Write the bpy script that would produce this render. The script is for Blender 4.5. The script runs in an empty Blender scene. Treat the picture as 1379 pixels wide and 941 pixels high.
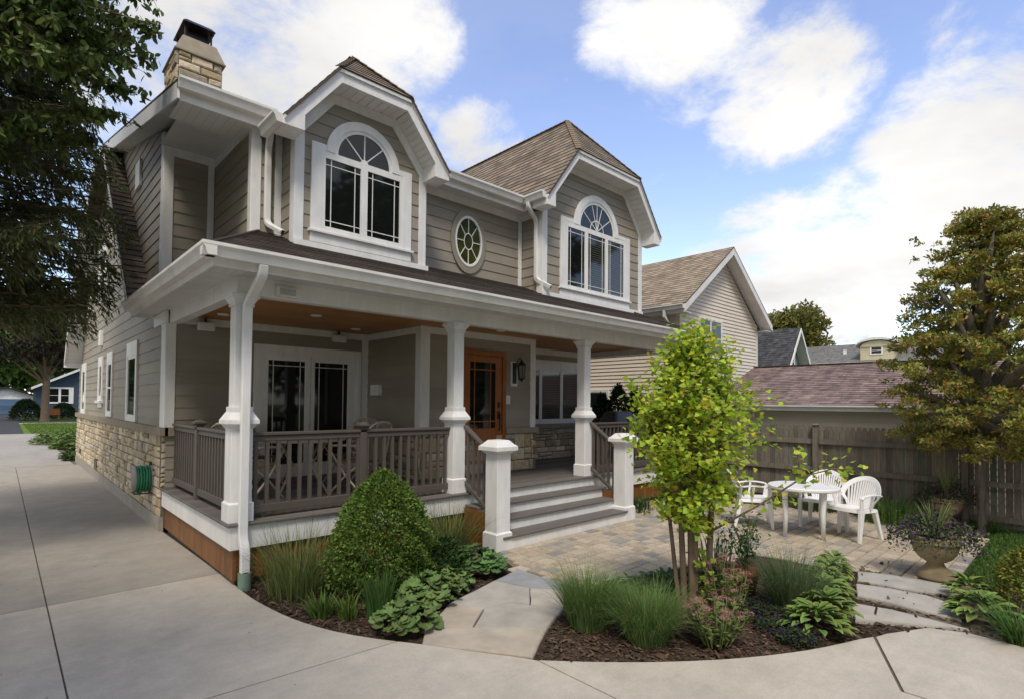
import bpy, math, random
import numpy as np
from mathutils import Vector, Matrix
R = math.radians
S = bpy.context.scene
COL = S.collection
rnd = random.Random(7)
rg = np.random.default_rng(11)

# ------------------------------------------------------------------ camera, sky, sun, exposure
EYE = (0.0, 0.0, 1.885)
YAW, PITCH, ROLL, FPX = R(43.15), R(1.434), R(0.515), 735.1
fwd = Vector((math.sin(YAW) * math.cos(PITCH), math.cos(YAW) * math.cos(PITCH), math.sin(PITCH)))
rt0 = Vector((math.cos(YAW), -math.sin(YAW), 0)); up0 = rt0.cross(fwd)
rt = rt0 * math.cos(ROLL) + up0 * math.sin(ROLL); upv = up0 * math.cos(ROLL) - rt0 * math.sin(ROLL)
cd = bpy.data.cameras.new("camera"); cam = bpy.data.objects.new("camera", cd); COL.objects.link(cam)
M = Matrix.Identity(4)
for i in range(3):
    M[i][0], M[i][1], M[i][2], M[i][3] = rt[i], upv[i], -fwd[i], EYE[i]
cam.matrix_world = M
cd.sensor_width = 36; cd.lens = 36 * FPX / 1379; cd.shift_y = (524 - 470.5) / 1379
cd.clip_start = .05; cd.clip_end = 2000
S.camera = cam

SUN_AZ, SUN_EL = (-0.68, -0.73), 56
S.view_settings.view_transform = 'Standard'; S.view_settings.look = 'None'
S.view_settings.gamma = 1; S.view_settings.use_curve_mapping = False
S.view_settings.exposure = 0.88
SKY_STR = 0.115
sd = bpy.data.lights.new("sun", 'SUN'); sun = bpy.data.objects.new("sun", sd); COL.objects.link(sun)
sd.energy = 1.5; sd.angle = R(14); sd.color = (1, .91, .79)
h = math.hypot(*SUN_AZ); ce = math.cos(R(SUN_EL))
sv = Vector((SUN_AZ[0] / h * ce, SUN_AZ[1] / h * ce, math.sin(R(SUN_EL))))
sun.rotation_euler = (-sv).to_track_quat('-Z', 'Y').to_euler(); sun.location = (0, 0, 30)

W = bpy.data.worlds.new("World"); S.world = W; W.use_nodes = True
def pxdir(x, y): return (rt * ((x - 689.5) / FPX) - upv * ((y - 524) / FPX) + fwd).normalized()
def build_world():
    nt = W.node_tree; N = nt.nodes; L = nt.links; N.clear()
    def n(t, **k):
        a = N.new(t)
        for q, v in k.items(): setattr(a, q, v)
        return a
    def math_(op, a, b=None, clamp=False):
        m = n('ShaderNodeMath', operation=op, use_clamp=clamp)
        for i, v in enumerate((a, b)):
            if v is None: continue
            if isinstance(v, (int, float)): m.inputs[i].default_value = v
            else: L.new(v, m.inputs[i])
        return m.outputs[0]
    sky = n('ShaderNodeTexSky', sky_type='NISHITA'); sky.sun_disc = False
    sky.sun_elevation = R(SUN_EL); sky.sun_rotation = math.atan2(SUN_AZ[0], SUN_AZ[1])
    sky.air_density = 1.0; sky.dust_density = .6; sky.ozone_density = 1.5
    bg1 = n('ShaderNodeBackground'); bg1.inputs[1].default_value = SKY_STR
    hs = n('ShaderNodeHueSaturation'); hs.inputs['Saturation'].default_value = .93; hs.inputs['Hue'].default_value = .511; hs.inputs['Value'].default_value = 1.38
    L.new(sky.outputs[0], hs.inputs['Color']); L.new(hs.outputs[0], bg1.inputs[0])
    tc = n('ShaderNodeTexCoord'); D = tc.outputs['Generated']
    sp = n('ShaderNodeSeparateXYZ'); L.new(D, sp.inputs[0])
    zz = math_('ADD', math_('MAXIMUM', sp.outputs[2], 0.0), .22)
    cb = n('ShaderNodeCombineXYZ'); L.new(math_('DIVIDE', sp.outputs[0], zz), cb.inputs[0]); L.new(math_('DIVIDE', sp.outputs[1], zz), cb.inputs[1])
    def noise(scale, det, rough, dist=0.0, off=0.0):
        t = n('ShaderNodeTexNoise'); t.inputs['Scale'].default_value = scale; t.inputs['Detail'].default_value = det
        t.inputs['Roughness'].default_value = rough; t.inputs['Distortion'].default_value = dist
        mp = n('ShaderNodeMapping'); mp.inputs['Location'].default_value = (off, off * .7, off * .3)
        L.new(cb.outputs[0], mp.inputs[0]); L.new(mp.outputs[0], t.inputs['Vector']); return t.outputs[0]
    blobs = [(1130, 355, 135, 1), (1295, 225, 155, 1), (1400, 280, 180, 1), (1020, 370, 105, .8), (930, 55, 120, .85), (1055, 125, 120, .85),
             (850, 40, 80, .6), (300, 15, 170, .85), (470, 55, 140, .85), (560, 60, 80, .7), (180, 110, 140, .7), (650, 195, 70, .75),
             (1330, 40, 90, .35), (590, 130, 60, .35)]
    acc = None
    for x, y, r, w in blobs:
        dt = n('ShaderNodeVectorMath', operation='DOT_PRODUCT'); L.new(D, dt.inputs[0]); dt.inputs[1].default_value = pxdir(x, y)
        w0 = pxdir(x, y)
        ang = r / FPX * (w0.dot(fwd) ** 1.6)
        mr = n('ShaderNodeMapRange', interpolation_type='SMOOTHERSTEP')
        mr.inputs['From Min'].default_value = math.cos(ang * 1.35); mr.inputs['From Max'].default_value = math.cos(ang * .25)
        mr.inputs['To Max'].default_value = w; L.new(dt.outputs['Value'], mr.inputs['Value'])
        acc = mr.outputs[0] if acc is None else math_('MAXIMUM', acc, mr.outputs[0])
    # the sky behind the photographer is broken cloud too
    bk = n('ShaderNodeVectorMath', operation='DOT_PRODUCT'); L.new(D, bk.inputs[0]); bk.inputs[1].default_value = Vector((-.5, -.8, .35)).normalized()
    mr = n('ShaderNodeMapRange', interpolation_type='SMOOTHSTEP'); mr.inputs['From Min'].default_value = .1; mr.inputs['From Max'].default_value = .6
    mr.inputs['To Max'].default_value = .75; L.new(bk.outputs['Value'], mr.inputs['Value'])
    acc = math_('MAXIMUM', acc, mr.outputs[0])
    bk = n('ShaderNodeVectorMath', operation='DOT_PRODUCT'); L.new(D, bk.inputs[0]); bk.inputs[1].default_value = Vector((-.9, .25, .35)).normalized()
    mr = n('ShaderNodeMapRange', interpolation_type='SMOOTHSTEP'); mr.inputs['From Min'].default_value = .35; mr.inputs['From Max'].default_value = .75
    mr.inputs['To Max'].default_value = .95; L.new(bk.outputs['Value'], mr.inputs['Value']); acc = math_('MAXIMUM', acc, mr.outputs[0])
    nz = noise(2.6, 12, .67, .25)
    dens = math_('ADD', acc, math_('MULTIPLY', math_('SUBTRACT', nz, .5), 2.9))
    mk = n('ShaderNodeMapRange', interpolation_type='SMOOTHSTEP'); mk.inputs['From Min'].default_value = .24; mk.inputs['From Max'].default_value = .98
    L.new(dens, mk.inputs['Value'])
    thin = math_('MULTIPLY', math_('SUBTRACT', noise(1.1, 7, .6, .5, 4.0), .5, True), .8, True)
    mask = math_('MAXIMUM', mk.outputs[0], thin)
    sh = n('ShaderNodeMapRange'); sh.inputs['From Min'].default_value = .3; sh.inputs['From Max'].default_value = .7
    sh.inputs['To Min'].default_value = .40; sh.inputs['To Max'].default_value = .60; L.new(noise(1.3, 5, .55, .2, 9.0), sh.inputs['Value'])
    bg2 = n('ShaderNodeBackground'); bg2.inputs[0].default_value = (1, .985, .965, 1); L.new(sh.outputs[0], bg2.inputs[1])
    mx = n('ShaderNodeMixShader'); L.new(mask, mx.inputs[0]); L.new(bg1.outputs[0], mx.inputs[1]); L.new(bg2.outputs[0], mx.inputs[2])
    out = n('ShaderNodeOutputWorld'); L.new(mx.outputs[0], out.inputs[0])
build_world()

# ------------------------------------------------------------------ materials
MATS = {}
def material(name, col=(.5, .5, .5), rough=.6, spec=.3, var=.12, vscale=3.0, bump=0.0, bscale=40.0, attr=None, stretch=None, metal=0.0, extra=None, translucent=0.0, stain=None):
    if name in MATS: return MATS[name]
    m = bpy.data.materials.new(name); m.use_nodes = True; MATS[name] = m
    nt = m.node_tree; N, L = nt.nodes, nt.links
    b = N['Principled BSDF']; b.inputs['Roughness'].default_value = rough; b.inputs['Specular IOR Level'].default_value = spec; b.inputs['Metallic'].default_value = metal
    tc = N.new('ShaderNodeTexCoord'); vec = tc.outputs['Object']
    if stretch:
        mp = N.new('ShaderNodeMapping'); mp.inputs['Scale'].default_value = stretch; L.new(vec, mp.inputs[0]); vec = mp.outputs[0]
    def noise(sc, det=4, ro=.55):
        t = N.new('ShaderNodeTexNoise'); t.inputs['Scale'].default_value = sc; t.inputs['Detail'].default_value = det; t.inputs['Roughness'].default_value = ro
        L.new(vec, t.inputs['Vector']); return t.outputs[0]
    if attr:
        a = N.new('ShaderNodeAttribute'); a.attribute_name = 'Col'; base = a.outputs['Color']
    else:
        rgb = N.new('ShaderNodeRGB'); rgb.outputs[0].default_value = (*col, 1); base = rgb.outputs[0]
    if extra: base = extra(N, L, base, vec, tc)
    def mul(base, fac_socket, lo, hi):
        mr = N.new('ShaderNodeMapRange'); mr.inputs['From Min'].default_value = .3; mr.inputs['From Max'].default_value = .7
        mr.inputs['To Min'].default_value = lo; mr.inputs['To Max'].default_value = hi; L.new(fac_socket, mr.inputs['Value'])
        mx = N.new('ShaderNodeVectorMath'); mx.operation = 'SCALE'; L.new(base, mx.inputs[0]); L.new(mr.outputs[0], mx.inputs['Scale']); return mx.outputs[0]
    if var: base = mul(base, noise(vscale), 1 - var, 1 + var)
    if stain: base = mul(base, noise(stain[0], 6, .6), 1 - stain[1], 1 + stain[1] * .6)
    L.new(base, b.inputs['Base Color'])
    if bump:
        bp = N.new('ShaderNodeBump'); bp.inputs['Strength'].default_value = bump; bp.inputs['Distance'].default_value = .01
        L.new(noise(bscale, 6, .6), bp.inputs['Height']); L.new(bp.outputs[0], b.inputs['Normal'])
    if translucent:
        tr = N.new('ShaderNodeBsdfTranslucent'); L.new(base, tr.inputs[0])
        ms = N.new('ShaderNodeMixShader'); ms.inputs[0].default_value = translucent
        L.new(b.outputs[0], ms.inputs[1]); L.new(tr.outputs[0], ms.inputs[2]); L.new(ms.outputs[0], N['Material Output'].inputs[0])
    return m
def broom_tex(N, L, base, vec, tc):
    """brushed concrete: faint streaks across the drive, darker traffic stains, pores"""
    def ns(scale, st, det=5):
        mp = N.new('ShaderNodeMapping'); mp.inputs['Scale'].default_value = st; L.new(tc.outputs['Object'], mp.inputs[0])
        t = N.new('ShaderNodeTexNoise'); t.inputs['Scale'].default_value = scale; t.inputs['Detail'].default_value = det; t.inputs['Roughness'].default_value = .65; L.new(mp.outputs[0], t.inputs[0]); return t.outputs[0]
    for sc, st, lo, hi in ((1, (1.2, 20, 1), .975, 1.02), (2.6, (1, 1, 1), .87, 1.06), (.35, (1, .5, 1), .88, 1.08), (9, (1, 1, 1), .94, 1.03), (45, (1, 1, 1), .92, 1.04), (160, (1, 1, 1), .86, 1.08)):
        mr = N.new('ShaderNodeMapRange'); mr.inputs['From Min'].default_value = .32; mr.inputs['From Max'].default_value = .66; mr.inputs['To Min'].default_value = lo; mr.inputs['To Max'].default_value = hi; L.new(ns(sc, st), mr.inputs['Value'])
        mx = N.new('ShaderNodeVectorMath'); mx.operation = 'SCALE'; L.new(base, mx.inputs[0]); L.new(mr.outputs[0], mx.inputs['Scale']); base = mx.outputs[0]
    return base
def shingle_tex(c1, c2, bw=.3, rh=.14):
    def f(N, L, base, vec, tc):
        t = N.new('ShaderNodeTexBrick'); t.inputs['Scale'].default_value = 1; t.inputs['Brick Width'].default_value = bw; t.inputs['Row Height'].default_value = rh
        t.inputs['Mortar Size'].default_value = .004; t.inputs['Color1'].default_value = (*c1, 1); t.inputs['Color2'].default_value = (*c2, 1)
        t.inputs['Mortar'].default_value = tuple(v * .45 for v in c1) + (1,); t.inputs['Bias'].default_value = 0; t.offset = .41; t.offset_frequency = 2
        L.new(tc.outputs['UV'], t.inputs['Vector'])
        t2 = N.new('ShaderNodeTexBrick'); t2.inputs['Scale'].default_value = 1; t2.inputs['Brick Width'].default_value = bw * .53; t2.inputs['Row Height'].default_value = rh
        t2.inputs['Mortar Size'].default_value = 0; t2.inputs['Color1'].default_value = (.72, .72, .72, 1); t2.inputs['Color2'].default_value = (1.25, 1.25, 1.25, 1)
        L.new(tc.outputs['UV'], t2.inputs['Vector'])
        mx = N.new('ShaderNodeVectorMath'); mx.operation = 'MULTIPLY'; L.new(t.outputs[0], mx.inputs[0]); L.new(t2.outputs[0], mx.inputs[1]); return mx.outputs[0]
    return f
def plank_tex(axis, width, gap=.006, dark=.35, lo=.78, hi=1.22):
    """colour differs from plank to plank, thin open joints between them"""
    def f(N, L, base, vec, tc):
        sp = N.new('ShaderNodeSeparateXYZ'); L.new(tc.outputs['Object'], sp.inputs[0])
        d = N.new('ShaderNodeMath'); d.operation = 'DIVIDE'; L.new(sp.outputs[axis], d.inputs[0]); d.inputs[1].default_value = width
        fl = N.new('ShaderNodeMath'); fl.operation = 'FLOOR'; L.new(d.outputs[0], fl.inputs[0])
        wn = N.new('ShaderNodeTexWhiteNoise'); wn.noise_dimensions = '1D'; L.new(fl.outputs[0], wn.inputs['W'])
        fr = N.new('ShaderNodeMath'); fr.operation = 'FRACT'; L.new(d.outputs[0], fr.inputs[0])
        lt = N.new('ShaderNodeMath'); lt.operation = 'GREATER_THAN'; L.new(fr.outputs[0], lt.inputs[0]); lt.inputs[1].default_value = gap / width
        mr = N.new('ShaderNodeMapRange'); mr.inputs['To Min'].default_value = lo; mr.inputs['To Max'].default_value = hi; L.new(wn.outputs[0], mr.inputs['Value'])
        m2 = N.new('ShaderNodeMapRange'); m2.inputs['To Min'].default_value = dark; m2.inputs['To Max'].default_value = 1; L.new(lt.outputs[0], m2.inputs['Value'])
        m3 = N.new('ShaderNodeMath'); m3.operation = 'MULTIPLY'; L.new(mr.outputs[0], m3.inputs[0]); L.new(m2.outputs[0], m3.inputs[1])
        mx = N.new('ShaderNodeVectorMath'); mx.operation = 'SCALE'; L.new(base, mx.inputs[0]); L.new(m3.outputs[0], mx.inputs['Scale']); return mx.outputs[0]
    return f
def slat_tex(period, lo, hi, duty=.3):
    """window blinds: level slats of one period"""
    def f(N, L, base, vec, tc):
        sp = N.new('ShaderNodeSeparateXYZ'); L.new(tc.outputs['Object'], sp.inputs[0])
        d = N.new('ShaderNodeMath'); d.operation = 'DIVIDE'; L.new(sp.outputs[2], d.inputs[0]); d.inputs[1].default_value = period
        fr = N.new('ShaderNodeMath'); fr.operation = 'FRACT'; L.new(d.outputs[0], fr.inputs[0])
        lt = N.new('ShaderNodeMath'); lt.operation = 'LESS_THAN'; L.new(fr.outputs[0], lt.inputs[0]); lt.inputs[1].default_value = duty
        mx = N.new('ShaderNodeMix'); mx.data_type = 'RGBA'; L.new(lt.outputs[0], mx.inputs[0]); mx.inputs[6].default_value = (*lo, 1); mx.inputs[7].default_value = (*hi, 1)
        return mx.outputs[2]
    return f
m_white = material('white_paint', (.78, .78, .765), .5, .35, .05, 2.2, .12, 50, stretch=(1, 1, .3), stain=(9, .09))
m_white2 = material('white_paint_aged', (.76, .75, .72), .55, .3, .07, 3, .12, 50, stretch=(1, 1, .35), stain=(5, .08))
m_soffit = material('white_soffit', (.66, .66, .65), .55, .3, .04, 2, extra=plank_tex(0, .1, .006, .72, .97, 1.03))
m_soffity = material('white_soffit_boards', (.66, .66, .65), .55, .3, .04, 2, extra=plank_tex(1, .1, .006, .72, .97, 1.03))
m_siding = material('taupe_fibre_cement', (.31, .28, .228), .62, .3, .06, 1.3, .2, 60, attr=True, stretch=(1, 1, 3), stain=(2.2, .05))
SIDING = (.31, .28, .228)
m_taupe = material('taupe_trim', (.265, .243, .196), .6, .3, .05, 2)
m_cream = material('cream_siding', (.74, .66, .55), .55, .3, .05, 1.0)
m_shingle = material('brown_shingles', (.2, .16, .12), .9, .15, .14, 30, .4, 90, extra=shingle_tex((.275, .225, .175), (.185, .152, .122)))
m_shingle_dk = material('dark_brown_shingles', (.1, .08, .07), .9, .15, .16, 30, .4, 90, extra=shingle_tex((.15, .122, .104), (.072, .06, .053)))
m_shingle_tan = material('tan_shingles', (.3, .23, .16), .9, .15, .1, 12, .3, 60, extra=shingle_tex((.335, .275, .205), (.27, .22, .168)))
m_shingle_red = material('weathered_red_shingles', (.2, .1, .09), .9, .15, .25, 2.5, .3, 60, extra=shingle_tex((.255, .192, .178), (.195, .146, .137)), stretch=(.35, 2, 2))
m_shingle_gr = material('grey_shingles', (.1, .1, .1), .9, .15, .2, 3, .3, 60, extra=shingle_tex((.085, .088, .095), (.05, .052, .058)))
m_shingle_lg = material('light_grey_shingles', (.2, .2, .19), .9, .15, .15, 3, .3, 60, extra=shingle_tex((.2, .195, .18), (.15, .148, .14)))
m_ridge = material('ridge_shingles', (.21, .16, .118), .9, .15, .15, 25, .4, 90)
m_stone = material('limestone', rough=.85, spec=.2, var=.22, vscale=14, bump=.5, bscale=45, attr=True)
m_mortar = material('mortar', (.17, .15, .12), .95, .1, .15, 20, .4, 90)
m_cap = material('cast_stone', (.30, .255, .19), .85, .2, .12, 6, .3, 60)
m_deck = material('grey_composite_decking', (.135, .122, .112), .6, .3, .08, 5, .1, 80, extra=plank_tex(1, .14, .005, .4))
m_rail = material('taupe_brown_rail', (.098, .084, .072), .5, .35, .06, 5)
m_skirt = material('cedar_skirting', (.20, .082, .022), .5, .4, .2, 4, .15, 40, stretch=(6, 6, .8), extra=plank_tex(0, .09, .006, .3))
m_skirty = material('cedar_skirting_side', (.20, .082, .022), .5, .4, .2, 4, .15, 40, stretch=(6, 6, .8), extra=plank_tex(1, .09, .006, .3))
m_ceil = material('stained_ceiling_boards', (.42, .19, .05), .45, .4, .15, 4, .05, 40, stretch=(.8, 5, 1), extra=plank_tex(1, .085, .006, .35))
m_door = material('varnished_wood', (.31, .10, .022), .35, .5, .2, 5, .05, 60, stretch=(5, 5, .7))
m_glass = material('window_glass', (.008, .010, .009), .04, .5, 0)
m_glass_bl = material('window_glass_with_blinds', (.05, .05, .05), .05, .6, 0, extra=slat_tex(.045, (.012, .014, .012), (.08, .085, .065)))
m_glass_bl2 = material('window_glass_with_white_blinds', (.05, .05, .05), .06, .55, 0, extra=slat_tex(.04, (.028, .03, .03), (.085, .085, .085)))
m_black = material('black_metal', (.012, .012, .013), .4, .5, 0)
m_dark = material('dark_grey_metal', (.045, .047, .05), .45, .5, .1, 3)
m_conc = material('concrete', (.51, .465, .395), .85, .2, 0, 1.3, .3, 120, extra=broom_tex)
m_conc_old = material('concrete_grey', (.375, .345, .30), .85, .2, 0, .8, .3, 120, extra=broom_tex)
m_asph = material('asphalt', (.055, .055, .06), .9, .2, .15, 2, .3, 90)
m_joint = material('joint_filler', (.15, .125, .095), .95, .1, .2, 10)
m_mulch = material('mulch_bed', (.066, .046, .034), .95, .1, .5, 38, 1.0, 55, stain=(9, .3))
m_chip = material('wood_chips', rough=.9, spec=.1, var=.2, vscale=30, attr=True)
m_ground = material('grass_ground', (.06, .085, .025), .95, .1, .3, 2.0, .6, 30)
m_lawn = material('lawn_soil', (.035, .055, .015), .95, .1, .3, 6, .6, 60)
m_paver = material('tumbled_pavers', rough=.85, spec=.2, var=.14, vscale=16, bump=.4, bscale=70, attr=True)
m_flag = material('flagstone', rough=.8, spec=.2, var=.13, vscale=3.5, bump=.35, bscale=22, attr=True, stain=(6, .1))
m_leaf = material('leaves', rough=.5, spec=.35, var=0, attr=True, translucent=.28)
m_leafd = material('matte_leaves', rough=.65, spec=.2, var=0, attr=True, translucent=.18)
m_petal = material('petals', rough=.6, spec=.2, var=0, attr=True, translucent=.2)
m_bark = material('bark', (.16, .115, .08), .9, .15, .3, 9, .8, 30, stretch=(3, 3, .6))
m_barkg = material('grey_bark', (.15, .135, .11), .9, .15, .25, 9, .6, 30, stretch=(3, 3, .6))
m_fence = material('weathered_fence_wood', rough=.9, spec=.1, var=.22, vscale=5, bump=.4, bscale=30, attr=True, stretch=(6, 6, .8))
m_plastic = material('white_plastic', (.80, .80, .79), .35, .5, .03, 4)
m_terra = material('terracotta', (.27, .095, .045), .85, .2, .15, 8, .2, 60)
m_urn = material('buff_cast_stone', (.34, .27, .165), .8, .25, .2, 7, .4, 50)
m_soil = material('potting_soil', (.03, .02, .014), .95, .1, .3, 30, .6, 60)
m_hose = material('green_hose', (.02, .20, .10), .4, .5, .08, 8)
m_pipe = material('green_drain_pipe', (.16, .24, .19), .6, .4, .1, 8)
m_tan = material('cream_painted_metal', (.40, .345, .26), .45, .4, .06, 6)
m_sling = material('tan_sling_fabric', (.20, .155, .11), .8, .2, .1, 30)
m_blue = material('blue_siding', (.045, .072, .105), .6, .3, .06, 2)
m_bluedoor = material('blue_garage_door', (.085, .14, .22), .5, .3, .05, 2, extra=plank_tex(2, .5, .02, .6))
m_greysid = material('grey_blue_siding', (.22, .25, .29), .6, .3, .06, 2)
m_yellow = material('pale_yellow_siding', (.55, .49, .34), .6, .3, .06, 2)
m_silver = material('foil', (.75, .76, .82), .25, .6, 0, metal=.6)

# ------------------------------------------------------------------ object helpers
def worg(o): return Vector((0, 0, 0)) if o is None else o.get('_w', Vector((0, 0, 0)))
ORG = {}
def tag(o, label=None, cat=None, group=None, kind=None):
    if label: o['label'] = label
    if cat: o['category'] = cat
    if group: o['group'] = group
    if kind: o['kind'] = kind
    return o
def thing(name, label, cat, loc=(0, 0, 0), group=None):
    o = bpy.data.objects.new(name, None); COL.objects.link(o); o.location = loc; o.empty_display_size = .1
    ORG[o.name] = Vector(loc); return tag(o, label, cat, group)
def link(name, me, mat, parent=None, smooth=False):
    o = bpy.data.objects.new(name, me); COL.objects.link(o)
    if mat: me.materials.append(mat)
    if parent is not None:
        o.parent = parent
        o.location = -ORG.get(parent.name, Vector((0, 0, 0)))
    ORG[o.name] = Vector((0, 0, 0))
    if smooth: me.polygons.foreach_set('use_smooth', [True] * len(me.polygons))
    return o
def dup(o, parent=None):
    c = o.copy(); COL.objects.link(c)
    if parent is not None: c.parent = parent
    for ch in list(o.children): dup(ch, c)
    return c

class MB:
    def __init__(s): s.v = []; s.f = []; s.c = []; s.uv = []
    def face(s, pts, col=None, uv=None):
        i = len(s.v); s.v += [tuple(p) for p in pts]; s.f.append(tuple(range(i, i + len(pts)))); s.c.append(col); s.uv.append(uv)
    def hexa(s, p, col=None):   # 8 points: bottom loop, top loop
        for q in ((0, 3, 2, 1), (4, 5, 6, 7), (0, 1, 5, 4), (1, 2, 6, 5), (2, 3, 7, 6), (3, 0, 4, 7)): s.face([p[k] for k in q], col)
    def box(s, x0, x1, y0, y1, z0, z1, col=None):
        s.hexa([(x0, y0, z0), (x1, y0, z0), (x1, y1, z0), (x0, y1, z0), (x0, y0, z1), (x1, y0, z1), (x1, y1, z1), (x0, y1, z1)], col)
    def cbox(s, x, y, z0, z1, w, d=None, col=None):
        d = d or w; s.box(x - w / 2, x + w / 2, y - d / 2, y + d / 2, z0, z1, col)
    def frus(s, x, y, z0, z1, w0, w1):
        a, b = w0 / 2, w1 / 2
        s.hexa([(x - a, y - a, z0), (x + a, y - a, z0), (x + a, y + a, z0), (x - a, y + a, z0), (x - b, y - b, z1), (x + b, y - b, z1), (x + b, y + b, z1), (x - b, y + b, z1)])
    def prism(s, poly, off, col=None):   # poly: 3D loop, extruded by vector off
        n = len(poly); a = [Vector(p) for p in poly]; b = [p + Vector(off) for p in a]
        s.face(a, col); s.face(b[::-1], col)
        for i in range(n): s.face([a[i], b[i], b[(i + 1) % n], a[(i + 1) % n]], col)
    def bar(s, a, b, w, d, upd=(0, 0, 1), col=None):
        a, b = Vector(a), Vector(b); t = (b - a).normalized(); u = Vector(upd)
        sx = t.cross(u)
        if sx.length < 1e-4: sx = t.cross(Vector((0, 1, 0)))
        sx.normalize(); sy = sx.cross(t)
        q = [sx * (i * w / 2) + sy * (j * d / 2) for i, j in ((-1, -1), (1, -1), (1, 1), (-1, 1))]
        s.hexa([a + k for k in q] + [b + k for k in q], col)
    def sweep(s, pts, sec, close=True, col=None):   # sec: list of (a,b) offsets; frame from world
        P = [Vector(p) for p in pts]; rings = []
        for i, p in enumerate(P):
            t = (P[min(i + 1, len(P) - 1)] - P[max(i - 1, 0)]).normalized()
            ref = Vector((1, 0, 0)) if abs(t.x) < .8 else Vector((0, 1, 0))
            a = (ref - t * ref.dot(t)).normalized(); b = t.cross(a)
            rings.append([p + a * q[0] + b * q[1] for q in sec])
        n = len(sec)
        for r0, r1 in zip(rings, rings[1:]):
            for k in range(n): s.face([r0[k], r0[(k + 1) % n], r1[(k + 1) % n], r1[k]], col)
        if close: s.face(rings[0][::-1], col); s.face(rings[-1], col)
    def tube(s, pts, rad, n=8, col=None):
        P = [Vector(p) for p in pts]; rr = rad if isinstance(rad, (list, tuple)) else [rad] * len(P); rings = []
        a = None
        for i, p in enumerate(P):
            t = (P[min(i + 1, len(P) - 1)] - P[max(i - 1, 0)]).normalized()
            if a is None: a = t.orthogonal().normalized()
            a = (a - t * a.dot(t)).normalized(); b = t.cross(a)
            base = len(s.v); s.v += [tuple(p + (a * math.cos(2 * math.pi * k / n) + b * math.sin(2 * math.pi * k / n)) * rr[i]) for k in range(n)]
            rings.append(base)
        for r0, r1 in zip(rings, rings[1:]):
            for k in range(n): s.f.append((r0 + k, r0 + (k + 1) % n, r1 + (k + 1) % n, r1 + k)); s.c.append(col); s.uv.append(None)
        s.f.append(tuple(rings[-1] + k for k in range(n))); s.c.append(col); s.uv.append(None)
    def lathe(s, prof, c=(0, 0, 0), n=24, axis='Z', col=None):
        rings = []
        for r, z in prof:
            base = len(s.v)
            for k in range(n):
                ca, sa = math.cos(2 * math.pi * k / n) * r, math.sin(2 * math.pi * k / n) * r
                s.v.append((c[0] + ca, c[1] + sa, c[2] + z) if axis == 'Z' else ((c[0] + z, c[1] + ca, c[2] + sa) if axis == 'X' else (c[0] + ca, c[1] + z, c[2] + sa)))
            rings.append(base)
        for r0, r1 in zip(rings, rings[1:]):
            for k in range(n): s.f.append((r0 + k, r0 + (k + 1) % n, r1 + (k + 1) % n, r1 + k)); s.c.append(col); s.uv.append(None)
    def build(s, name, mat, parent=None, smooth=False, bevel=0, kind=None):
        me = bpy.data.meshes.new(name); me.from_pydata(s.v, [], s.f)
        if any(c is not None for c in s.c):
            at = me.attributes.new('Col', 'FLOAT_COLOR', 'FACE')
            buf = np.ones((len(s.f), 4), np.float32)
            for i, c in enumerate(s.c):
                if c is not None: buf[i, :3] = c
            at.data.foreach_set('color', buf.ravel())
        if any(u is not None for u in s.uv):
            ul = me.uv_layers.new(name='UVMap'); k = 0; buf = np.zeros((len(me.loops), 2), np.float32)
            for f, u in zip(s.f, s.uv):
                if u is not None: buf[k:k + len(f)] = u
                k += len(f)
            ul.data.foreach_set('uv', buf.ravel())
        me.update()
        o = link(name, me, mat, parent, smooth)
        if bevel:
            md = o.modifiers.new('bevel', 'BEVEL'); md.width = bevel; md.segments = 1; md.limit_method = 'ANGLE'; md.angle_limit = R(40)
            w = o.modifiers.new('weld', 'WELD'); w.merge_threshold = .0004
            o.modifiers.move(1, 0)
        if kind: o['kind'] = kind
        return o

class Fr:   # a wall frame: point(u, v, d) = o + u*U + v*V + d*Nn
    def __init__(s, o, U, V, Nn): s.o, s.U, s.V, s.N = Vector(o), Vector(U), Vector(V), Vector(Nn)
    def p(s, u, v, d=0): return s.o + s.U * u + s.V * v + s.N * d
def FY(y): return Fr((0, y, 0), (1, 0, 0), (0, 0, 1), (0, -1, 0))     # faces the street (-Y); u = X
def FX(x, sgn=-1): return Fr((x, 0, 0), (0, 1, 0), (0, 0, 1), (sgn, 0, 0))   # faces -X; u = Y
def fbox(b, F, u0, u1, v0, v1, d0, d1, col=None):
    b.hexa([F.p(u0, v0, d0), F.p(u1, v0, d0), F.p(u1, v0, d1), F.p(u0, v0, d1), F.p(u0, v1, d0), F.p(u1, v1, d0), F.p(u1, v1, d1), F.p(u0, v1, d1)], col)
def fpoly(b, F, poly, d0, d1, col=None): b.prism([F.p(u, v, d0) for u, v in poly], F.N * (d1 - d0), col)
def clip(poly, v, keep_above):
    out = []
    for i, a in enumerate(poly):
        c = poly[(i + 1) % len(poly)]; ia = (a[1] >= v) == keep_above or abs(a[1] - v) < 1e-9; ic = (c[1] >= v) == keep_above or abs(c[1] - v) < 1e-9
        if ia: out.append(a)
        if ia != ic:
            t = (v - a[1]) / (c[1] - a[1]); out.append((a[0] + (c[0] - a[0]) * t, v))
    return out
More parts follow.
